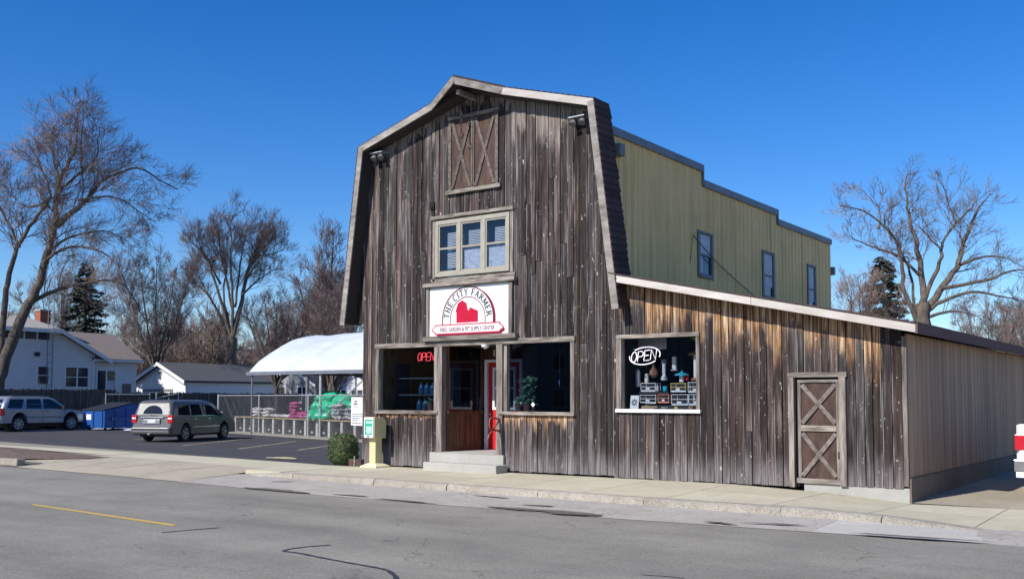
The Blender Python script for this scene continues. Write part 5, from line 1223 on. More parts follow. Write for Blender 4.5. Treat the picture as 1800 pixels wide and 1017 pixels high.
V = dict(name='minivan', label='bronze grey minivan parked nose-in with its tailgate towards the road', cat='minivan', loc=(-17.97, 7.79, -.08), h=1.945, s=.938, paint='vanpaint', hw=.955, sill=.30, wheels=[-1.48, 1.60], arch=.40, wr=.345, spokes=5,
    outline=[(-2.50, .42), (-2.52, .62), (-2.46, .90), (-2.42, 1.08), (-1, 1.10), (1.0, 1.07), (1.75, 1.02), (2.35, .88), (2.56, .70), (2.58, .42)],
    rings=[(-2.46, 1.75, .94, 1.05, .14), (-2.41, 1.35, .895, 1.28, .15), (-2.31, .80, .825, 1.62, .17), (-2.22, .50, .755, 1.72, .2), (-2.0, .30, .55, 1.765, .25)],
    side_windows=[[(-2.02, 1.13), (-1.12, 1.11), (-1.14, 1.57), (-1.88, 1.57)], [(-1.02, 1.11), (.02, 1.10), (-.02, 1.58), (-1.04, 1.575)], [(.12, 1.10), (1.12, 1.09), (.62, 1.50), (.08, 1.58)]],
    reargl='dustyglass', wiped=True, rearw=[(-.76, 1.14), (.76, 1.14), (.70, 1.60), (-.70, 1.60)], frontw=[(-.72, 1.15), (.72, 1.15), (.62, 1.57), (-.62, 1.57)],
    boxes=[('tail_lamp', 'taillight', [(-2.50, -2.30, -.965, -.74, .80, 1.13), (-2.50, -2.30, .74, .965, .80, 1.13)]), ('lamp_lens', 'lampclear', [(-2.507, -2.40, -.95, -.76, .95, 1.03), (-2.507, -2.40, .76, .95, .95, 1.03)]),
        ('chrome_strip', 'chrome', [(-2.50, -2.40, -.55, .55, 1.01, 1.04)]), ('plate_recess', 'alloy', [(-2.53, -2.44, -.40, .40, .76, .95)]), ('number_plate', 'plate', [(-2.542, -2.53, -.20, .16, .80, .92)]),
        ('rear_bumper', 'vanpaint', [(-2.62, -2.42, -.90, .90, .36, .58)]), ('bumper_step', 'alloy', [(-2.635, -2.50, -.86, .86, .565, .60), (-2.632, -2.60, -.86, .86, .44, .47)]), ('tow_ball', 'chrome', [(-2.72, -2.60, -.04, .04, .30, .36)]),
        ('side_moulding', 'chrome', [(-.95, 1.15, -.967, -.94, .60, .625), (-.95, 1.15, .94, .967, .60, .625)]), ('belt_strip', 'chrome', [(-.9, 1.2, -.945, -.925, 1.075, 1.09), (-.9, 1.2, .925, .945, 1.075, 1.09)]),
        ('door_mirror', 'vanpaint', [(1.02, 1.20, -1.17, -.95, 1.06, 1.22), (1.02, 1.20, .95, 1.17, 1.06, 1.22)]), ('door_handle', 'chrome', [(-.85, -.68, -.969, -.94, .93, .96), (.25, .42, -.969, -.94, .93, .96)]), ('door_seam', 'blackplastic', [(-1.06, -1.05, -.958, -.94, .45, 1.06), (.06, .07, -.958, -.94, .40, 1.06), (1.20, 1.21, -.958, -.94, .40, 1.03)]),
        ('head_lamp', 'lampclear', [(2.30, 2.52, -.92, -.62, .68, .84), (2.30, 2.52, .62, .92, .68, .84)]), ('wiper', 'blackplastic', [(-2.462, -2.44, -.3, .1, 1.10, 1.12)])])
car(V)
S_ = dict(name='suv', label='silver sport utility vehicle parked along the board fence', cat='suv', loc=(-33.74, 9.78, -.08), h=1.657, s=1.03, paint='suvpaint', hw=.94, sill=.42, wheels=[-1.42, 1.45], arch=.43, wr=.375, spokes=7,
    outline=[(-2.38, .50), (-2.40, .72), (-2.33, 1.0), (-2.28, 1.12), (-1, 1.14), (.9, 1.10), (1.6, 1.06), (2.15, .98), (2.36, .80), (2.40, .50)],
    rings=[(-2.30, 1.32, .92, 1.08, .14), (-2.18, .98, .86, 1.35, .16), (-2.02, .55, .78, 1.64, .2), (-1.9, .30, .70, 1.73, .25), (-1.6, .1, .45, 1.755, .3)],
    side_windows=[[(-2.02, 1.16), (-1.28, 1.15), (-1.10, 1.60), (-1.84, 1.60)], [(-1.02, 1.15), (-.22, 1.14), (-.22, 1.61), (-.98, 1.61)], [(-.10, 1.14), (1.0, 1.12), (.48, 1.52), (.25, 1.61), (-.10, 1.61)]],
    rearw=[(-.72, 1.18), (.72, 1.18), (.62, 1.60), (-.62, 1.60)], frontw=[(-.74, 1.15), (.74, 1.15), (.64, 1.6), (-.64, 1.6)],
    boxes=[('tail_lamp', 'taillight', [(-2.40, -2.16, -.955, -.80, .80, 1.16), (-2.40, -2.16, .80, .955, .80, 1.16)]), ('rear_bumper', 'suvpaint', [(-2.52, -2.30, -.88, .88, .48, .68)]), ('front_bumper', 'suvpaint', [(2.30, 2.46, -.88, .88, .46, .66)]),
        ('roof_rail', 'blackplastic', [(-1.75, .15, -.70, -.66, 1.75, 1.79), (-1.75, .15, .66, .70, 1.75, 1.79)]), ('side_moulding', 'greytrim', [(-1.0, .98, -.952, -.92, .68, .73), (-1.0, .98, .92, .952, .68, .73)]), ('sill_panel', 'blackplastic', [(-.98, 1.0, -.935, -.90, .36, .44), (-.98, 1.0, .90, .935, .36, .44)]),
        ('door_mirror', 'blackplastic', [(.88, 1.02, -1.12, -.90, 1.10, 1.26), (.88, 1.02, .90, 1.12, 1.10, 1.26)]), ('door_handle', 'greytrim', [(-.9, -.75, -.953, -.92, .98, 1.01), (.0, .15, -.953, -.92, .98, 1.01)]), ('door_seam', 'blackplastic', [(-1.06, -1.05, -.944, -.92, .5, 1.12), (-.17, -.16, -.944, -.92, .45, 1.12), (1.02, 1.03, -.944, -.92, .45, 1.1)]),
        ('head_lamp', 'lampclear', [(2.18, 2.41, -.90, -.58, .78, .95), (2.18, 2.41, .58, .90, .78, .95)]), ('number_plate', 'plate', [(-2.53, -2.515, -.2, .2, .52, .64)])])
car(S_)
T_ = dict(name='pickup_truck', label='white pickup truck parked beside the brown lean-to wall', cat='pickup truck', loc=(15.16, 4.12, -.06), h=math.pi/2, s=1.0, paint='truckpaint', hw=.98, sill=.55, wheels=[-1.75, 1.75], arch=.45, wr=.38, spokes=5,
    outline=[(-2.72, .70), (-2.72, 1.0), (-2.70, 1.30), (-.70, 1.30), (-.65, 1.22), (1.0, 1.18), (2.2, 1.10), (2.62, .95), (2.68, .60)],
    rings=[(-.62, 1.15, .93, 1.16, .10), (-.60, .95, .90, 1.40, .12), (-.50, .50, .80, 1.74, .18), (-.40, .35, .7, 1.82, .2)],
    side_windows=[[(-.50, 1.24), (.10, 1.24), (.08, 1.68), (-.42, 1.68)], [(.18, 1.24), (.95, 1.24), (.45, 1.66), (.18, 1.68)]], rearw=[(-.7, 1.36), (.7, 1.36), (.62, 1.70), (-.62, 1.70)], frontw=[(-.76, 1.25), (.76, 1.25), (.68, 1.66), (-.68, 1.66)],
    boxes=[('tail_lamp', 'taillight', [(-2.735, -2.60, .80, .99, .86, 1.12), (-2.735, -2.60, -.99, -.80, .86, 1.12)]), ('tailgate', 'truckpaint', [(-2.745, -2.70, -.76, .76, .80, 1.27)]), ('gate_gap', 'blackplastic', [(-2.730, -2.70, .765, .785, .78, 1.28), (-2.730, -2.70, -.785, -.765, .78, 1.28)]),
        ('rear_bumper', 'chrome', [(-2.86, -2.66, -.99, .99, .50, .70)]), ('bumper_step', 'truckpaint', [(-2.86, -2.70, -.96, .96, .40, .49)]), ('bed_floor', 'blackplastic', [(-2.68, -.66, -.86, .86, 1.302, 1.306)]), ('door_handle', 'chrome', [(-.4, -.2, .965, .99, 1.02, 1.06)]), ('door_mirror', 'blackplastic', [(.85, .98, .95, 1.2, 1.2, 1.4), (.85, .98, -1.2, -.95, 1.2, 1.4)]), ('head_lamp', 'lampclear', [(2.48, 2.7, .6, .92, .8, 1.0), (2.48, 2.7, -.92, -.6, .8, 1.0)]), ('number_plate', 'plate', [(-2.75, -2.745, -.18, .18, .84, .98)])])
car(T_)

# ================================================================== HOUSES
def gable_roof(mb, pts): pass
ho = thing('white_house', 'white sided house with clipped gable roof behind the board fence', 'house', (0, 0, 0))
XH = -44.; pk = 14.45; hwid = 4.75; ze = 4.15; slope = .53; hz = 6.15
def rz_(y): return ze+.18+slope*(hwid+.6-abs(y-pk))
# gable wall with clipped top
tw = 2.2
MB().prism([(pk-hwid, -.1), (pk+hwid, -.1), (pk+hwid, rz_(pk+hwid)-.2), (pk+tw, rz_(pk+tw)-.2), (pk-tw, rz_(pk-tw)-.2), (pk-hwid, rz_(pk-hwid)-.2)], XH-10, XH, lambda u, v_, h: (h, u, v_)).build('wall', 'lap', ho)
ztop = rz_(pk); zcl = rz_(pk+tw)
rf = MB(); xo = XH+.55; xr = XH-2.2
for s in (-1, 1):
    e = pk+s*(hwid+.95); ez = rz_(pk+hwid)-slope*.95
    a = [(xo, e, ez), (xo, pk+s*tw, zcl), (xr, pk, ztop), (XH-10.5, pk, ztop), (XH-10.5, e, ez)]
    rf.poly(a); rf.poly([(x, y, z-.16) for x, y, z in a]); 
    for i in range(5): j = (i+1) % 5; p, q = a[i], a[j]; rf.quad(p, q, (q[0], q[1], q[2]-.16), (p[0], p[1], p[2]-.16))
a = [(xo, pk-tw, zcl), (xo, pk+tw, zcl), (xr, pk, ztop)]
rf.poly(a); rf.poly([(x, y, z-.16) for x, y, z in a]); rf.quad(a[0], a[1], (a[1][0], a[1][1], a[1][2]-.16), (a[0][0], a[0][1], a[0][2]-.16))
roof = rf.build('roof', 'roofpale', ho)
for s in (-1, 1):
    e = pk+s*(hwid+.95); ez = rz_(pk+hwid)-slope*.95; MB().bar((xo+.02, e, ez-.12), (xo+.02, pk+s*tw, zcl-.12), .05, .24, (1, 0, 0)) if False else MB().hexa([(xo, e, ez-.28), (xo+.05, e, ez-.28), (xo+.05, pk+s*tw, zcl-.28), (xo, pk+s*tw, zcl-.28), (xo, e, ez-.02), (xo+.05, e, ez-.02), (xo+.05, pk+s*tw, zcl-.02), (xo, pk+s*tw, zcl-.02)]).build('bargeboard', 'white', ho)
MB().box(xo, xo+.05, pk-tw, pk+tw, zcl-.26, zcl-.03).build('bargeboard', 'white', ho)
box('chimney', 'brick', roof, XH-3.2, XH-2.5, 16.75, 17.45, 5.4, 7.35); box('chimney_cap', 'found', roof, XH-3.25, XH-2.45, 16.7, 17.5, 7.355, 7.45)
def hwin(parent, plane, a, b, z0, z1, panes=1, ax='x', sash=True, fm='white', pm='housepane'):
    f = MB(); w_ = .09
    def bx_(p, q, r, s, d0, d1): return (plane+d0, plane+d1, p, q, r, s) if ax == 'x' else (p, q, plane-d1, plane-d0, r, s)
    f.box(*bx_(a-w_, b+w_, z1, z1+w_, .0, .06)); f.box(*bx_(a-w_, b+w_, z0-w_, z0, .0, .08)); 
    for i in range(panes+1):
        c = lerp(a, b, i/panes); e0, e1 = (c-w_, c) if i == 0 else ((c, c+w_) if i == panes else (c-w_/2, c+w_/2)); f.box(*bx_(e0, e1, z0, z1, .0, .06))
    if sash: f.box(*bx_(a, b, (z0+z1)/2-.025, (z0+z1)/2+.025, .012, .04))
    o = f.build('window', fm, parent)
    for i in range(panes): MB().box(*bx_(lerp(a, b, i/panes)+.03, lerp(a, b, (i+1)/panes)-.03, z0, z1, .003, .015)).build('pane', pm, o)
    return o
hwin(ho, XH, 12.75, 16.05, 5.30, 6.0, 4, sash=False); hwin(ho, XH, 17.2, 18.75, 2.36, 3.6, 2); hwin(ho, XH, 15.35, 16.05, 2.5, 3.6, 1)
box('meter_box', 'blackplastic', ho, XH+.003, XH+.15, 15.1, 15.4, 4.25, 4.5)
box('downpipe', 'white', ho, XH+.003, XH+.08, 19.05, 19.13, 0, 4.1)
wg = thing('house_wing', 'low white wing with glass door and brown roof joined to the white house', 'house', (0, 0, 0))
box('wall', 'lap', wg, XH-7, XH-.25, 19.2, 22.45, -.1, 4.1)
MB().hexa([(XH+.15, 19.0, 4.08), (XH+.15, 22.7, 4.08), (XH-3.6, 22.7, 6.0), (XH-3.6, 19.0, 6.0), (XH+.15, 19.0, 4.24), (XH+.15, 22.7, 4.24), (XH-3.6, 22.7, 6.16), (XH-3.6, 19.0, 6.16)]).build('roof', 'roofbrown', wg)
MB().hexa([(XH-7.2, 16.5, 4.2), (XH-7.2, 22.7, 4.2), (XH-3.605, 22.7, 6.0), (XH-3.605, 16.5, 6.0), (XH-7.2, 16.5, 4.36), (XH-7.2, 22.7, 4.36), (XH-3.605, 22.7, 6.16), (XH-3.605, 16.5, 6.16)]).build('roof', 'roofbrown', wg)
box('gutter', 'white', wg, XH+.155, XH+.25, 19.0, 22.7, 4.05, 4.18)
hwin(wg, XH-.25, 19.55, 20.85, 1.6, 3.45, 2, sash=False); box('curtain', 'blind', wg, XH-.23, XH-.22, 20.25, 20.8, 1.62, 2.8); box('hatch', 'roofbrown', wg, XH-.245, XH-.2, 21.4, 22.05, 1.6, 2.6)
am = thing('antenna_mast', 'slim lattice antenna mast standing against the white house gable', 'mast', (XH+.35, 15.75, -.1))
for dx, dy in ((0, 0), (0, .35), (.3, .18)): MB().tube([(dx, dy, 0), (dx, dy, 9.5)], .025, 5).build('leg', 'greytrim', am)
mb = MB()
for k in range(18): z = .4+k*.5; mb.tube([(0, 0, z), (0, .35, z+.25), (.3, .18, z+.5), (0, 0, z+.5)], .012, 4)
mb.build('lacing', 'greytrim', am)
def house(name, label, x0, x1, y0, y1, ze_, zp, wm, rm, axis='y', ov=.35, wins_=(), parent=None, door=None):
    t = thing(name, label, 'house' if 'garage' not in name else 'garage', (0, 0, 0))
    if axis == 'y':   # ridge along Y, gable faces -Y
        c = (x0+x1)/2; MB().prism([(x0, -.1), (x1, -.1), (x1, ze_), (c, zp), (x0, ze_)], y0, y1, lambda u, v_, h: (u, h, v_)).build('wall', wm, t); k = (zp-ze_)/(x1-c); rf = MB()
        for s in (-1, 1):
            e = c+s*(x1-c+ov); ez = ze_-k*ov; A = [(e, y0-ov, ez+.04), (c, y0-ov, zp+.04), (c, y1+ov, zp+.04), (e, y1+ov, ez+.04)]; rf.hexa(A+[(x, y, z+.14) for x, y, z in A])
        r_ = rf.build('roof', rm, t)
        for s in (-1, 1):
            e = c+s*(x1-c+ov); ez = ze_-k*ov; MB().hexa([(e, y0-ov-.05, ez-.1), (c, y0-ov-.05, zp-.1), (c, y0-ov-.003, zp-.1), (e, y0-ov-.003, ez-.1), (e, y0-ov-.05, ez+.17), (c, y0-ov-.05, zp+.17), (c, y0-ov-.003, zp+.17), (e, y0-ov-.003, ez+.17)]).build('bargeboard', 'white', t)
        for (a, b, z0, z1) in wins_: hwin(t, y0, a, b, z0, z1, 1 if b-a < 1.1 else 2, ax='y')
    return t
ga = house('white_garage', 'white garage with dark shingle roof behind the minivan', -55.2, -48.7, 29.6, 38.6, 2.95, 4.30, 'lap', 'roofdark')
gd = MB()
for k in range(4): gd.box(-54.2, -50.4, 29.555, 29.598, .02+k*.53, .53+k*.53)
gd.build('garage_door', 'white', ga); box('door_head', 'greytrim', ga, -54.3, -50.3, 29.54, 29.60, 2.15, 2.34); hwin(ga, 29.6, -49.8, -49.1, 1.3, 2.1, 1, ax='y')
MB().lathe([(.25, 0), (.25, .03)], 12, (-52, 29.55, 3.7), 'y').build('gable_vent', 'found', ga)
house('steep_white_house', 'steep gabled white house rising beyond the garage roof', -77.2, -70.0, 54, 64, 3.2, 7.0, 'lap', 'roofpale', wins_=[(-73.5, -72.75, 4.0, 5.1), (-72.55, -71.9, 4.0, 5.1)])
house('grey_house', 'grey sided house with low white gable seen under the canopy', -58.5, -52.0, 46, 56, 2.9, 4.5, 'lapgrey', 'roofdark', wins_=[(-57.4, -56.2, 1.3, 2.7), (-54.4, -53.2, 1.3, 2.7)])
house('white_porch_house', 'small white gabled house between tree trunks under the canopy', -51.6, -46.5, 47.5, 55, 2.7, 4.3, 'lap', 'roofdark', wins_=[(-50.8, -49.6, 1.0, 2.4), (-48.8, -47.4, 1.0, 2.4)])
house('far_white_house', 'distant white gabled house beside the barn edge under the canopy', -44.5, -38.5, 46, 55, 3.2, 5.6, 'lap', 'roofbrown', wins_=[(-43.2, -42.3, 1.4, 2.8), (-41.4, -40.3, 1.4, 2.8)])

# unseen houses added across the road to darken what the barn windows mirror
for k, (x0, x1, ze_, zp_, wm, rm, lb) in enumerate([(-58, -44, 5.2, 8.6, 'lapgrey', 'roofdark', 'unseen grey house added across the road for the window reflections, farthest from the barn'), (-41, -28, 5.4, 9.2, 'brick', 'roofbrown', 'unseen red brick house added across the road for the window reflections'), (-25, -10, 5.2, 8.8, 'lapgrey', 'roofbrown', 'unseen grey house with brown roof added across the road for the window reflections'), (-7, 6, 5.6, 9.0, 'brick', 'roofdark', 'unseen brick house with dark roof added across the road for the window reflections, nearest the viewer')]):
    t = house('unseen_street_house', lb, x0, x1, -52, -41, ze_, zp_, wm, rm, ov=.5)
    for a in (.22, .72):
        for z0 in (1.0, 3.6):
            wd = MB().box(lerp(x0, x1, a)-.6, lerp(x0, x1, a)+.6, -40.99, -40.92, z0, z0+1.4).build('window', 'white', t); box('pane', 'housepane', wd, lerp(x0, x1, a)-.5, lerp(x0, x1, a)+.5, -40.919, -40.9, z0+.1, z0+1.3)
# ================================================================== TREES
UR = Vector((.8044, .5940, 0)); UD = Vector((-.5940, .8044, 0)); UZ = Vector((0, 0, 1))
class Tree:
    def __init__(s, seed, twig_r=.011): s.r = random.Random(seed); s.tr = MB(); s.cr = MB(); s.tw = twig_r
    def tube(s, P, Rd):
        r0 = Rd[0]; n = 8 if r0 > .15 else (6 if r0 > .06 else (4 if r0 > .03 else 3)); (s.tr if r0 > .05 else s.cr).tube(P, Rd, n, False)
    def branch(s, p, d, L, r, lvl, maxl, nch, droop, up):
        rr = s.r; k = 5 if lvl < 2 else (4 if lvl < maxl else 3); P = [p]; Rd = [r]; seg = L/k; dirs = [d]
        for i in range(k):
            d = (d+Vector((rr.gauss(0, .12), rr.gauss(0, .12), rr.gauss(0, .09)+(up if lvl < maxl else up*.5)-droop*(i/k)))).normalized(); p = p+d*seg; P.append(p); dirs.append(d); Rd.append(max(s.tw*.55, r*(1-.78*(i+1)/k)))
        s.tube(P, Rd)
        if lvl >= maxl: return
        n = nch[lvl]
        for c in range(n):
            t = rr.uniform(.18, .98); i = min(k-1, int(t*k)); q = P[i].lerp(P[i+1], t*k-i); a = dirs[i+1]; o = a.orthogonal().normalized(); o.rotate(Matrix.Rotation(rr.uniform(0, 6.283), 3, a)); an = R(rr.uniform(20, 50)); nd = (a*math.cos(an)+o*math.sin(an)).normalized()
            s.branch(q, nd, L*rr.uniform(.42, .78)*(1.15-.45*t), max(s.tw, Rd[i]*rr.uniform(.42, .62)), lvl+1, maxl, nch, droop, up)
    def limb(s, pts, r0, r1, depth=0, step=.42, L=2.2, maxl=2, nch=(7, 5, 4), droop=.05, up=.06, t0=.18, sub=4):
        rr = s.r; dz = rr.uniform(-1, 1)*depth; n = len(pts); B = [UR*u+UZ*z+UD*(dz*(i/(n-1))**1.1) for i, (u, z) in enumerate(pts)]; P = [Vector(q) for q in fine(B, sub, 0)]
        P = [q+Vector((rr.gauss(0, .03), rr.gauss(0, .03), 0)) for q in P]; m = len(P); Rd = [lerp(r0, r1, (i/(m-1))**.8) for i in range(m)]; s.tube(P, Rd)
        tot = 0
        for i in range(1, m):
            sl = (P[i]-P[i-1]).length; tot += sl
            if i/m < t0: continue
            cnt = sl/step; cnt = int(cnt)+(1 if rr.random() < cnt-int(cnt) else 0); a = (P[i]-P[i-1]).normalized()
            tp = 1-.45*(i/m)
            for c in range(cnt):
                o = a.orthogonal().normalized(); o.rotate(Matrix.Rotation(rr.uniform(0, 6.283), 3, a)); an = R(rr.uniform(30, 70)); nd = (a*math.cos(an)+o*math.sin(an)+UZ*.15).normalized()
                s.branch(P[i-1].lerp(P[i], rr.random()), nd, tp*L*rr.uniform(.4, 1.15), max(s.tw*1.5, min(.055, Rd[i]*rr.uniform(.22, .4))), 0, maxl, nch, droop, up)
    def build(s, name, label, loc, group=None, tm='bark', cm='twig', cat='tree', sc=1):
        t = thing(name, label, cat, loc, 0, group, sc); s.tr.build('trunk', tm, t, smooth=True, fix=False); s.cr.build('crown', cm, t, smooth=False, fix=False); return t
BIG = [[(-0.03, -0.14), (0.16, 1.97), (0.48, 3.57), (1.21, 5.64), (1.85, 7.08), (2.33, 8.14), (2.72, 9.96), (3.13, 11.52), (3.16, 13.28), (3.35, 14.53), (3.8, 15.64), (4.19, 16.41), (4.31, 18.3), (4.5, 19.54)], [(3.23, 11.71), (3.93, 12.58), (4.57, 13.28), (5.43, 14.65), (6.33, 15.29), (7.83, 15.8), (9.2, 15.16), (10.38, 14.65)], [(3.16, 13.28), (3.55, 14.05), (4.7, 14.91), (5.94, 16.03), (6.07, 16.92), (6.33, 17.94)], [(0.22, 1.97), (0.42, 6.12), (0.67, 8.23), (1.18, 10.37), (2.04, 12.03), (2.94, 13.53), (2.33, 15.39), (1.69, 16.83)], [(3.29, 14.43), (2.94, 15.55), (2.3, 16.92), (1.31, 17.56), (0.42, 17.94)], [(1.85, 7.08), (2.49, 7.53), (3.51, 8.07), (4.57, 8.36), (6.29, 8.61), (7.28, 8.04), (8.08, 6.6)], [(2.59, 9.48), (3.29, 9.96), (4.57, 10.37), (6.45, 10.12), (7.96, 9.25), (8.79, 8.04)], [(1.18, 10.37), (0.58, 11.87), (-0.22, 13.47), (-0.86, 14.75)], [(4.57, 13.28), (5.69, 13.63), (6.96, 13.63), (8.08, 12.99), (9.11, 12.35)], [(4.7, 14.91), (4.89, 16.03), (5.14, 17.15), (5.53, 18.42)], [(0.1, 4.84), (-0.7, 6.76), (-1.5, 9.0), (-2.14, 11.23)], [(2.94, 13.53), (2.01, 12.99), (1.05, 13.15), (-0.22, 14.43)], [(2.72, 9.96), (3.61, 10.92), (4.89, 11.39), (6.33, 11.55), (7.6, 10.92)]]
RB = [(.42, .03), (.17, .025), (.12, .02), (.22, .03), (.10, .02), (.15, .02), (.11, .02), (.10, .02), (.08, .018), (.07, .018), (.12, .02), (.08, .018), (.10, .02)]
T = Tree(11, .0095)
for i, (p, (a, b)) in enumerate(zip(BIG, RB)):
    p = [(u if u < 4 else 4+(u-4)*.80, z if z < 8 else 8+(z-8)*.93) for u, z in p]; T.limb(p, a, b, depth=0 if i == 0 else 3.2, step=.28, L=3.0, maxl=2, nch=(9, 6, 3), droop=.10, up=.04, t0=.45 if i == 0 else (.4 if i == 3 else .15))
T.build('big_bare_tree', 'huge bare shade tree leaning over the white house, widest in the view', (-39.34, 10.36, -.1))
ELM = [[(0.0, 0.0), (0.0, 4.47), (0.1, 6.89)], [(0.1, 6.89), (0.68, 9.66), (1.02, 11.8), (1.46, 13.79), (2.09, 15.29), (2.52, 16.84)], [(0.05, 6.89), (-0.68, 9.66), (-1.46, 12.28), (-1.89, 13.79), (-3.11, 14.85)], [(0.1, 6.99), (0.15, 10.58), (0.1, 13.01), (0.24, 15.29), (-0.05, 16.84)], [(-0.05, 6.6), (-1.75, 9.95), (-3.11, 11.36), (-4.47, 12.09)], [(-0.05, 7.48), (-0.73, 10.58), (-0.53, 13.01), (-1.12, 14.85), (-1.46, 16.36)], [(1.46, 13.79), (2.43, 14.03), (3.4, 14.27), (4.13, 14.66)], [(1.02, 11.8), (2.18, 13.3), (3.16, 14.76), (3.74, 16.21)], [(.1, 9), (-.4, 12), (-.8, 14.5), (-.9, 16.4)], [(.3, 9.5), (.5, 12.5), (.8, 15), (1.1, 16.6)], [(-1, 11.5), (-2, 13.8), (-2.7, 15.6)], [(1.2, 12.5), (2.3, 14.6), (3.0, 15.9)], [(.8, 10.5), (2, 12), (3.3, 13.2)], [(-1.4, 9.6), (-2.6, 11.2), (-3.8, 13.2)]]
RE = [(.48, .36), (.24, .04), (.17, .035), (.15, .035), (.12, .03), (.11, .03), (.08, .03), (.11, .03)]+[(.11, .025)]*6
T = Tree(21, .012)
for i, (p, (a, b)) in enumerate(zip(ELM, RE)):
    if i == 0: T.limb(p, a, b, 0, 9, .5, 0, (1,), t0=2)
    else: T.limb(p, a, b, depth=2.5, step=.26, L=3.0, maxl=2, nch=(9, 6, 3), droop=-.02, up=.12, t0=.42 if i < 6 else .2)
T.build('vase_shaped_tree', 'tall vase shaped bare tree with a domed top behind the garage', (-52.38, 36.65, -.1))
OAK = [[(0.0, -0.1), (0.13, 3.19), (0.21, 5.03), (0.26, 6.03)], [(0.26, 6.03), (0.3, 6.58), (0.21, 7.94), (-0.02, 9.12), (-0.24, 10.21), (-0.33, 11.12), (-0.24, 12.11)], [(0.3, 5.67), (1.12, 6.67), (1.94, 7.76), (2.3, 8.66), (2.75, 9.66), (3.3, 10.66), (3.93, 11.3)], [(0.35, 6.39), (1.12, 8.03), (1.21, 8.66), (1.85, 9.66), (2.66, 10.48), (3.03, 11.03)], [(0.03, 5.12), (-0.56, 6.58), (-0.79, 7.94), (-1.06, 8.94), (-1.61, 9.48), (-2.51, 10.12), (-3.69, 10.39)], [(0.12, 7.39), (-0.79, 8.21), (-1.7, 8.48), (-2.6, 8.76), (-3.24, 9.03)], [(-0.02, 5.49), (-0.15, 7.48), (-0.33, 8.57), (-0.38, 9.57)], [(0.3, 5.67), (1.21, 6.21), (2.39, 6.58), (3.48, 6.39), (4.57, 6.12)], [(1.98, 7.85), (3.03, 8.21), (3.93, 8.3), (4.8, 8.12)], [(0.3, 5.4), (1.12, 5.67), (1.66, 5.67), (2.39, 5.4)], [(1.12, 6.76), (3.03, 7.12), (3.93, 7.48), (4.8, 7.39)], [(-1.06, 8.94), (-1.2, 9.94), (-0.7, 10.84)], [(-1.61, 9.48), (-1.51, 10.3), (-2.06, 11.12), (-2.51, 11.57)], [(1.12, 8.57), (0.39, 9.48), (0.03, 10.03)], [(1.85, 9.75), (1.57, 10.57), (1.48, 11.3), (1.21, 11.84)], [(2.3, 8.66), (1.94, 9.57), (1.66, 10.3), (1.48, 10.93)]]
RO = [(.44, .32), (.19, .02), (.20, .022), (.12, .018), (.14, .02), (.085, .015), (.09, .015), (.12, .018), (.085, .015), (.09, .018), (.10, .018), (.055, .012), (.06, .012), (.06, .012), (.055, .012), (.055, .012)]
T = Tree(31, .008)
for i, (p, (a, b)) in enumerate(zip(OAK, RO)):
    if i == 0: T.limb(p, a, b, 0, 9, .5, 0, (1,), t0=2)
    else: T.limb(p, a, b, depth=1.6, step=.24, L=1.9, maxl=2, nch=(6, 4, 3), droop=-.02, up=.05, t0=.3)
T.build('spreading_tree', 'broad bare tree with many spreading limbs behind the lean-to roof', (5.47, 29.52, -.1), cm='twiggrey')
# generic bare trees: three prototypes, then copies
def generic(seed, H, style):
    T = Tree(seed, .012); rr = T.r
    if style == 'cone':
        T.limb([(0, 0), (.1, H*.3), (.0, H*.65), (.1, H)], .24, .02, 0, .17, 2.9, 2, (8, 6, 3), -.04, .18, .16)
        for k in range(7): a = rr.uniform(-1, 1); T.limb([(0, H*(.12+.05*k)), (a*1.3, H*(.32+.06*k)), (a*2.0, H*(.5+.055*k))], .09, .02, 2.2, .26, 2.1, 2, (7, 5, 3), -.02, .15, .1)
    if style == 'vase':
        T.limb([(0, 0), (.05, H*.16), (0, H*.3)], .26, .2, 0, 9, 1, 0, (1,), t0=2)
        for k in range(7): a = -1+2*k/6+rr.uniform(-.1, .1); T.limb([(0, H*.28), (a*H*.10, H*.5), (a*H*.19, H*.74), (a*H*.25, H*(1-.12*abs(a)))], .13, .025, 2.8, .28, 2.6, 2, (8, 6, 3), -.02, .12, .2)
    if style == 'bush':
        for k in range(11): a = rr.uniform(-1, 1); T.limb([(a*.2, 0), (a*H*.22, H*.4), (a*H*.42, H*rr.uniform(.6, 1))], .06, .012, 1.6, .24, 1.9, 2, (7, 5, 3), .0, .12, .15)
    return T
PT = {}
PT['cone'] = generic(41, 11.5, 'cone').build('upright_bare_tree', 'upright cone shaped bare tree next to the barn eave', (-27.6, 24.8, -.1))
PT['vase'] = generic(42, 13, 'vase').build('slim_bare_tree', 'slim bare tree between the big tree and the vase shaped tree', (-55.5, 31.5, -.1))
PT['bush'] = generic(43, 6, 'bush').build('bare_thicket', 'low bare thicket right behind the garage ridge', (-57, 42, -.1), cat='thicket')
dup(PT['cone'], (-30.6, 27.5, -.1), 1.3, 'second upright bare tree, shorter, left of the cone shaped tree', .82)
dup(PT['vase'], (-33.5, 29.5, -.1), 2.1, 'bare tree rising over the left end of the snowy canopy', .78)
dup(PT['vase'], (-62, 27, -.1), .7, 'bare tree standing behind the wing of the white house', .9)
g_ = 'bare trees in the tangled row behind the houses'
rr = random.Random(8)
for k in range(15):
    px0 = lerp(210, 640, (k+.5)/15)+rr.uniform(-10, 10); dpt = rr.uniform(88, 125); d = fw+r2*((px0-900)/1752.75); X = 17.43+d.x*dpt; Y = -17.48+d.y*dpt
    dup(PT['bush'] if k % 3 else PT['vase'], (X, Y, -.1), rr.uniform(0, 6), 'bare tree in the tangled row along the skyline behind the garage and houses', rr.uniform(1.15, 1.6) if k % 3 else rr.uniform(.7, .9), g_)
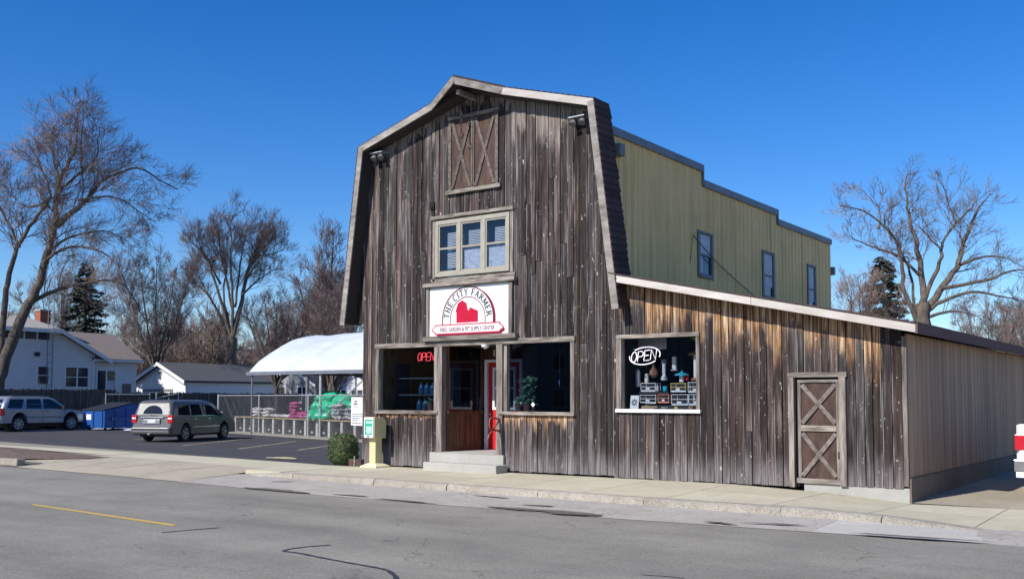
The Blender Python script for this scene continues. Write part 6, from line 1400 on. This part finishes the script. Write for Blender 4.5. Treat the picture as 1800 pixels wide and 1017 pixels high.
for k, (px0, dpt, sc, pr) in enumerate([(487, 62, .62, 'vase'), (588, 57, .62, 'vase')]):
    d = fw+r2*((px0-900)/1752.75); dup(PT[pr], (17.43+d.x*dpt, -17.48+d.y*dpt, -.1), k*2.0, ['thick trunked bare tree at the left end of the canopy', 'bare tree with low forks seen under the canopy'][k], sc)
for k, (px0, dpt, sc, pr, lb) in enumerate([(1510, 52, .62, 'vase', 'slender bare tree at the end of the mustard steel wall'), (1735, 40, .42, 'vase', 'young bare tree above the brown fascia on the right'), (1800, 48, .5, 'vase', 'bare tree at the right edge of the view behind the pole'), (1660, 62, .55, 'bush', 'low bare thicket behind the spreading tree')]):
    d = fw+r2*((px0-900)/1752.75); dup(PT[pr], (17.43+d.x*dpt, -17.48+d.y*dpt, -.1), k*1.7+.5, lb, sc)
def spruce(name, label, loc, H, W, seed, bare=.15):
    t = thing(name, label, 'tree', loc); rr = random.Random(seed); MB().tube([(0, 0, 0), (0, 0, H*.5), (0, 0, H)], [H*.018, H*.012, .02], 7).build('trunk', 'bark', t); mb = MB(); br = MB(); z = H*bare
    while z < H*.99:
        f = 1-(z-H*bare)/(H*(1-bare)); n = 9
        for k in range(n):
            a = rr.uniform(0, 6.283); L = W*(f**.8)*rr.uniform(.6, 1.1)+.15; d = Vector((math.cos(a), math.sin(a), 0)); zj = z+rr.uniform(-.35, .35)*H*.06; P = [Vector((0, 0, zj))+d*L*q+Vector((0, 0, -L*.30*q+L*.16*q*q)) for q in (0, .35, .7, 1)]; br.tube(P, [.03, .02, .014, .006], 3, False)
            m_ = int(10+L*26)
            for q in range(m_):
                tt = rr.uniform(.12, 1); i = min(2, int(tt*3)); p = P[i].lerp(P[i+1], tt*3-i); s = Vector((-d.y, d.x, 0))*rr.choice((-1, 1)); v_ = (d*.6+s*rr.uniform(.2, 1)+Vector((0, 0, rr.uniform(-.7, .05)))).normalized(); Ln = rr.uniform(.2, .45); wv = v_.orthogonal().normalized()*Ln*.22; mb.quad(p-wv*.6, p+v_*Ln*.6-wv, p+v_*Ln, p+v_*Ln*.6+wv)
        z += H*.022*(1+f)
    br.build('branches', 'bark', t, fix=False); mb.build('needles', 'needle', t, fix=False); return t
spruce('spruce_tree', 'dark drooping spruce behind the chimney of the white house', (-54.5, 24.6, -.1), 12.2, 3.1, 3)
spruce('spruce_tree', 'dark spruce showing above the lean-to fascia beside the steel wall', (-.1, 44, -.1), 10.4, 2.9, 5, .1)
# utility pole and wires
up_ = thing('utility_pole', 'wooden utility pole with a transformer above the brown fascia', 'utility pole', (3.8, 59.3, -.1)); MB().tube([(0, 0, 0), (0, 0, 7.6)], [.15, .11], 8).build('pole', 'bark', up_); MB().bar((-1.0, .12, 6.9), (1.0, .12, 6.9), .1, .12).build('crossarm', 'bark', up_); MB().lathe([(.2, 5.6), (.22, 5.65), (.22, 6.2), (.15, 6.3)], 12, (-.3, -.2, 0)).build('transformer', 'galv', up_)
for x in (-.85, 0, .85): MB().lathe([(.05, 6.97), (.05, 7.1), (.02, 7.14)], 8, (x, .12, 0)).build('insulator', 'white', up_)
for k, x in enumerate((-.85, .85)):
    tag(MB().tube(fine([(3.8+x, 59.4, 7.0), (-8, 52, 6.55), (-22, 43.5, 6.9)], 6, 0), .018, 3).build('overhead_wire', 'cagewhite'), ['upper thin overhead wire running left from the utility pole', 'lower thin overhead wire running left from the utility pole'][k], 'wire')
